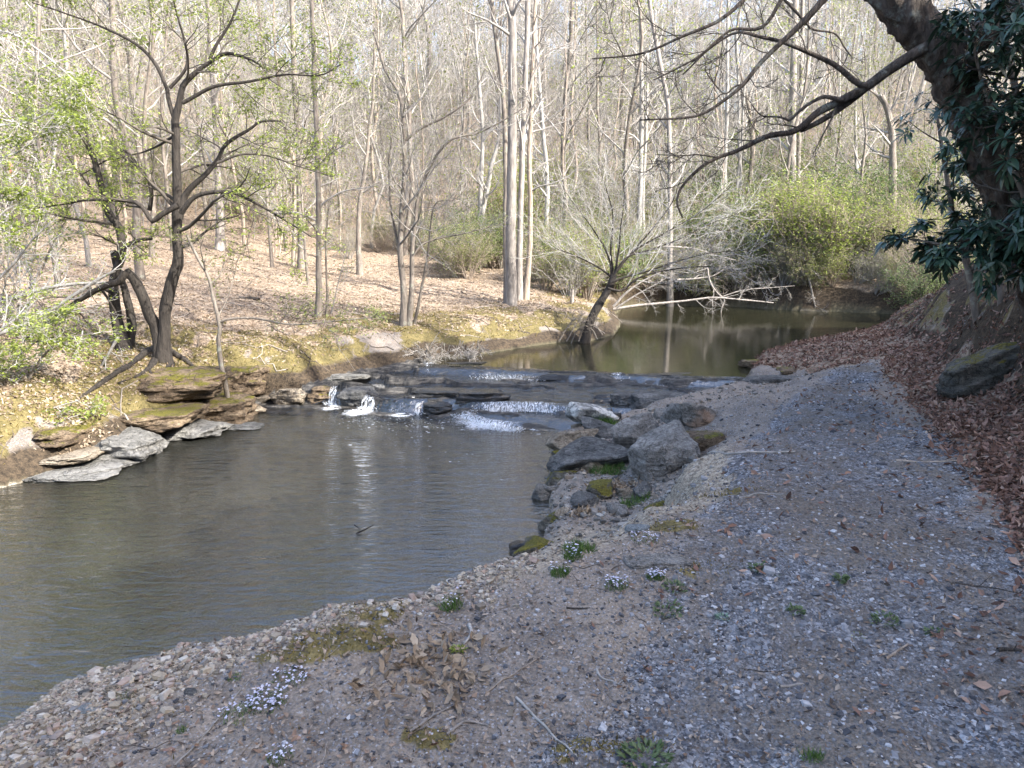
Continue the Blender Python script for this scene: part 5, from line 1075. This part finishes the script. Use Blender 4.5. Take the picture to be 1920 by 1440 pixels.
x, y, rad = polar(r, 2600, 1.7, 14, -40, 43, (GD > .3) * GWR * .9); twigs('twig_litter', r, x, y, rad, (.03, .16), (.0006, .0018), M_twig)
x, y, rad = polar(r, 900, 9, 30, -42, 10, (GD > .3) * (1 - GWR)); twigs('twig_litter', r, x, y, rad, (.2, .9), (.002, .005), M_twig)
# single sticks one could pick up
ST = 'sticks lying on the bare ground'
M_stick = {'pale': BK_pale, 'tan': BK_tan, 'dark': BK_dark, 'grey': BK_grey}
for i, (pp, w, m, t) in enumerate([([(968,1313),(1000,1345),(1040,1385),(1088,1438)], .006, 'pale', 'long pale straight stick slanting down to the bottom edge'), ([(768,1378),(800,1352),(845,1328)], .006, 'grey', 'thick grey curved stick below the moss patch'), ([(838,1382),(862,1362),(885,1356),(916,1363)], .006, 'grey', 'kinked grey stick beside the thick curved one'),
        ([(912,1303),(950,1275),(985,1252),(1018,1230)], .004, 'tan', 'slim tan stick lying across the sandy dirt'), ([(1118,1258),(1128,1272),(1152,1283),(1162,1285)], .005, 'pale', 'bleached zigzag twig by a small moss pad'), ([(1158,1286),(1172,1276),(1195,1270)], .004, 'pale', 'short bleached twig touching the zigzag twig'),
        ([(880,1176),(884,1190),(876,1203),(869,1212)], .009, 'pale', 'stubby bleached root like stick on the dirt bank'), ([(788,1205),(815,1190),(825,1175),(850,1185),(878,1190)], .003, 'tan', 'thin bowed tan stick above a green weed'), ([(740,1255),(775,1250),(810,1245)], .006, 'tan', 'straight buff stick at the top of the dead leaf patch'),
        ([(1660,1238),(1680,1225),(1702,1211)], .007, 'tan', 'short stout buff stick lying on the open gravel'), ([(1462,1291),(1480,1290),(1506,1287)], .007, 'grey', 'short fat grey stick on the dirty gravel'), ([(1385,936),(1430,928),(1470,928)], .008, 'pale', 'pale stick lying crosswise on the path edge'),
        ([(1276,852),(1340,849),(1420,851),(1490,850)], .014, 'pale', 'long weathered branch across the path below the smooth boulder'), ([(1870,1225),(1895,1222),(1930,1226)], .010, 'dark', 'black stick poking in over the gravel'), ([(328,1438),(380,1385),(430,1325),(468,1275)], .004, 'pale', 'long thin pale stalk leaning over the dark dirt'),
        ([(1062,1141),(1080,1143),(1102,1142)], .005, 'dark', 'short reddish black twig on the dirt by the water'), ([(1690,1230),(1720,1222),(1760,1190)], .002, 'tan', 'fine wire like tan stalk on the gravel'), ([(1390,1258),(1440,1262),(1500,1256)], .004, 'dark', 'dark thin stick among the weeds on the path'),
        ([(1680,865),(1750,868),(1830,862),(1875,858)], .008, 'tan', 'thin branch half hidden in the brown leaf litter'), ([(1790,1095),(1850,1105),(1925,1118)], .005, 'dark', 'thin dark branch at the edge of the leaf litter')]):
    P = np.array([gnd(a, min(b, 1439)) for a, b in pp]); P = spline(P, 14); P[:, 2] = H(P[:, 0], P[:, 1]) + w * .8
    wd = w * np.linspace(1.1, .55, 14); V, F = tubes(P, wd, 7, .15, 40)
    P2_, R2_ = grow(np.random.default_rng(600 + i), P[None], wd[None], 2, .3, .9, (30, 60), (.1, .3), 5, 0, .1, .5, .4, .2); P2_[..., 2] = np.maximum(P2_[..., 2], H(P2_[..., 0], P2_[..., 1]) + .002)
    mb = MB(); mb.add(V, F); mb.add(*tubes(P2_, R2_, 5)); o = mb.build('stick', M_stick[m], None, P[0]); o.location = tuple(P[0]); tag(o, t, 'stick', ST)
P = pts_px([(668,1002), (680,990), (690,984)], 5.6); P = np.array([pz(668,1000,ZL+.01), pz(684,993,ZL+.03), pz(700,984,ZL+.05)]); P = spline(P, 12); Qd = spline(np.array([pz(664,984,ZL+.05), pz(672,990,ZL+.02), pz(676,998,ZL)]), 12)
mb = MB(); mb.add(*tubes(P, np.linspace(.008, .004, 12), 6)); mb.add(*tubes(Qd, np.linspace(.006, .003, 12), 6)); o = mb.build('stick', BK_dark, None, P[0]); o.location = tuple(P[0]); tag(o, 'dark forked twig floating alone in the open pool', 'stick')
# plants
M_pet = m_leaf('pale_lilac_petals', [(.50,.50,.66), (.62,.62,.74), (.72,.72,.80)], .3, .6, .2)
M_weed = m_leaf('weed_leaves', [(.06,.10,.035), (.10,.14,.055), (.13,.17,.08)], .3)
M_pale = m_leaf('blue_green_leaves', [(.16,.26,.18), (.20,.30,.22)], .3)
def tuft(name, label, uv, w, h, n, mat, cat, group=None, flowers=0, seed=0, leafy=False):
    r = np.random.default_rng(seed + 800); c = gnd(*uv); rt = root(name, c, label, cat, group)
    a = r.uniform(0, 6.28, n); q = np.sqrt(r.random(n)) * w; X, Y = c[0] + q * np.cos(a), c[1] + q * np.sin(a) * .8; P = P3(X, Y, -.002) - c
    if leafy:
        d = unit(np.stack([np.cos(a), np.sin(a), r.uniform(.2, 1.2, n)], -1)); V, F = leaves(r, P + np.array([0, 0, 1]) * (r.random(n) * h * .6)[:, None], d, r.uniform(.5, 1, n) * h, r.uniform(.25, .5, n) * h, .1, .2); mesh('leaves', V, F, mat, rt, smooth=False)
    else:
        o = blades('leaves', r, P, np.tile([0, 0, 1.0], (n, 1)), r.uniform(.4, 1, n) * h, r.uniform(.012, .03, n) * h + .0006, mat, .45); o.parent = rt
    if flowers:
        a = r.uniform(0, 6.28, flowers); q = np.sqrt(r.random(flowers)) * w * 1.05; X, Y = c[0] + q * np.cos(a), c[1] + q * np.sin(a) * .8; T = P3(X, Y) - c; hz = r.uniform(.6, 1.25, flowers) * h
        Kp = np.linspace(0, 1, 4)[None, :, None]; S = T[:, None] + np.array([0, 0, 1]) * hz[:, None, None] * Kp + r.normal(0, .1 * h, (flowers, 1, 3)) * Kp ** 2 * np.array([1, 1, 0])
        mesh('stem', *tubes(S, np.full((flowers, 4), .0006), 3), M_grass, rt)
        tip = np.repeat(S[:, -1], 5, 0); th = np.tile(np.arange(5) * 2 * math.pi / 5, flowers) + np.repeat(r.uniform(0, 6, flowers), 5); tl = np.repeat(r.normal(0, .35, (flowers, 2)), 5, 0)
        d = np.stack([np.cos(th), np.sin(th), .15 + tl[:, 0] * np.cos(th) + tl[:, 1] * np.sin(th)], -1); sz = np.repeat(r.uniform(.004, .0065, flowers), 5)
        V, F = leaves(r, tip, d, sz * 1.3, sz, .05, .1, np.tile([0, 0, 1.0], (len(tip), 1))); mesh('petals', V, F, M_pet, rt, smooth=False)
    return rt
FL = 'clumps of tiny pale flowers'
for i, (uv, w, h, n, fl, t) in enumerate([((500,1318), .08, .03, 200, 95, 'spilling drift of tiny white flowers above the moss patch'), ((545,1278), .07, .03, 120, 48, 'long scatter of white flowers where beach meets bank'), ((445,1345), .07, .04, 120, 24, 'small white flower patch by the long thin stalk'),
        ((1230,1085), .045, .04, 160, 50, 'fullest lilac flower clump, just below the sunk grey stone'), ((1156,1100), .06, .04, 160, 50, 'low lilac flower clump beside the fullest one'), ((1208,1012), .08, .03, 120, 45, 'flat lilac flower patch above the sunk grey stone'), ((1075,1045), .05, .06, 160, 26, 'blue white flowers over tall grass by the mossy boulder'),
        ((1050,1078), .05, .06, 180, 14, 'few white flowers in the grass under the mossy boulder'), ((1206,925), .06, .04, 120, 26, 'sparse lilac flowers at the brink above the dead leaves'), ((1268,868), .16, .03, 160, 90, 'line of lilac flowers along the foot of the slanting slab'), ((845,1140), .06, .07, 120, 14, 'thin stalked white flowers at the water edge'), ((525,1425), .05, .04, 60, 24, 'white flowers at the bottom edge by the dead leaves')]):
    tuft('flower_clump', t, uv, w, h, n, M_grass, 'flowers', FL, fl, i)
GT = 'tufts of green grass and weeds'
for i, (uv, w, h, n, m, lf, t) in enumerate([((1128,800), .16, .20, 500, M_grass, 0, 'green grass tuft growing on the small brown boulder'), ((1140,885), .20, .12, 500, M_grass, 0, 'green grass patch between boulders above the dead leaves'), ((1110,868), .2, .10, 300, M_grass, 0, 'thin grass along the top of the striated slab boulder'), ((1190,945), .14, .10, 300, M_grass, 0, 'grass on the brink below the sparse lilac flowers'),
        ((1085,1030), .12, .11, 300, M_grass, 0, 'taller grass behind the blue white flowers'), ((860,1222), .03, .05, 60, M_pale if 0 else LF_spring, 1, 'bright green seedling by the bleached stubby stick'), ((1355,1160), .035, .04, 40, M_pale, 1, 'blue green rosette weed in the dirty gravel'), ((1660,1168), .08, .05, 90, M_weed, 1, 'dull green weed with a curled dead leaf on the path'),
        ((1525,1425), .06, .09, 120, M_grass, 0, 'grassy tuft in the gravel at the bottom edge'), ((1575,1092), .025, .08, 40, M_weed, 1, 'single upright weed stalk standing in the gravel'), ((1420,1070), .05, .05, 60, M_weed, 1, 'small weed on the path below a rusty leaf'), ((1455,1078), .05, .03, 120, M_grass, 0, 'flat green grass mat on the path'), ((1250,1150), .09, .05, 90, M_weed, 1, 'sprawling weed patch between flowers and gravel'),
        ((1210,1425), .12, .07, 120, M_weed, 1, 'broad leafy weed patch at the bottom of the dirt'), ((1265,1105), .07, .05, 60, M_weed, 1, 'grey green broad leaves under the fullest lilac clump'), ((1750,1188), .05, .04, 70, M_weed, 1, 'dark weed on the coarse gravel'), ((1610,1195), .04, .02, 40, LF_spring, 1, 'yellow green leaf sprig lying on the gravel'), ((235,1308), .05, .05, 80, M_grass, 0, 'green weed among the beach pebbles'),
        ((440,1272), .04, .05, 60, M_grass, 0, 'small green tuft at the edge of the beach'), ((1490,1150), .05, .05, 60, M_weed, 1, 'weed sprouting beside the straight fat stick'), ((340,1372), .03, .04, 90, M_grass, 0, 'olive grass tuft on the dark dirt')]):
    tuft('weed_tuft', t, uv, w * (.75 if uv[1] > 950 else 1), h * (.6 if uv[1] > 950 else 1), n, m, 'weed', GT, 0, 40 + i, lf)
# pink brown leaf heaps caught between boulders and at the front
for uv, w, n in [((1150,915), .22, 420), ((1120,880), .2, 220), ((1092,962), .14, 160), ((800,1255), .28, 260), ((1115,770), .3, 160), ((165,800), .5, 260), ((120,815), .4, 200)]:
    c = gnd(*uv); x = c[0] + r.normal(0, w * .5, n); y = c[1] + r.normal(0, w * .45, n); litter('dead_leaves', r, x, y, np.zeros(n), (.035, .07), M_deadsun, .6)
# small things beyond the creek
ptree('fallen_log', 'dark ended fallen log on the leaf slope below the tall trunks', 'log', [([(785,541),(815,543),(845,545),(872,546)], 24, .10, .12, dict(base=False, rough=.3, S=12))], BK_mid, BK_twig, seed=701)
ptree('fallen_log', 'short dark log lying on the mossy brow of the bank', 'log', [([(448,563),(470,560),(486,562)], 17.5, .06, .05, dict(base=False, rough=.3, S=10))], BK_dark, BK_twig, seed=702)
ptree('stump', 'small grey stump on the leafy point near the leaning tree', 'stump', [([(1073,556),(1073,549),(1074,543)], 20.5, .045, .04, dict(rough=.2, S=9, cut=.001, K=8))], BK_grey, BK_twig, seed=703)
o = mesh('red_ribbon', *tubes(spline([py(16,306,22), py(20,312,22), py(17,318,22), py(22,325,22)], 10), .07 * np.linspace(1, .5, 10), 5, .5, 9), NT('red_cloth').m)
n_ = NT('red_cloth'); o.data.materials.clear(); o.data.materials.append(n_.done(n_.pbsdf((.55, .05, .04), .8))); tag(o, 'small red ribbon hanging among the leafy branches', 'ribbon')

x, y, rad = polar(r, 9000, 5.5, 12.5, -4, 22, ss(GD, -.2, .1) * ss(GD, 1.9, 1.0) * GWR * ss(GY, 5.6, 6.6)); stones('rubble', r, x, y, r.lognormal(math.log(.014), .55, len(x)), M_peb2)

# foam flecks drifting off from the little falls
N_ = 900; t_ = r.exponential(.7, N_); fx = r.uniform(-3.2, .7, N_); fy = 11.2 - .27 * fx - t_ + r.normal(0, .06, N_); fx = fx + t_ * r.uniform(-.15, .1, N_); k = (at(GD, fx, fy) < -.1) & (vn(fx * 2.2, fy * 1.1, 0, 5) + .35 * vn(fx * 9, fy * 5) > t_ * .25); fx, fy = fx[k], fy[k]; n = len(fx)
s_ = r.lognormal(math.log(.0055), .5, n); th = np.arange(6) * math.pi / 3; q = r.uniform(.6, 1.2, (n, 6)) * s_[:, None]
V = np.stack([fx[:, None] + np.cos(th) * q * 1.9, fy[:, None] + np.sin(th) * q * .7, np.full((n, 6), ZL + .005)], -1).reshape(-1, 3)
tag(mesh('foam_flecks', V, np.arange(n * 6).reshape(n, 6), M_drop, smooth=False), kind='stuff')
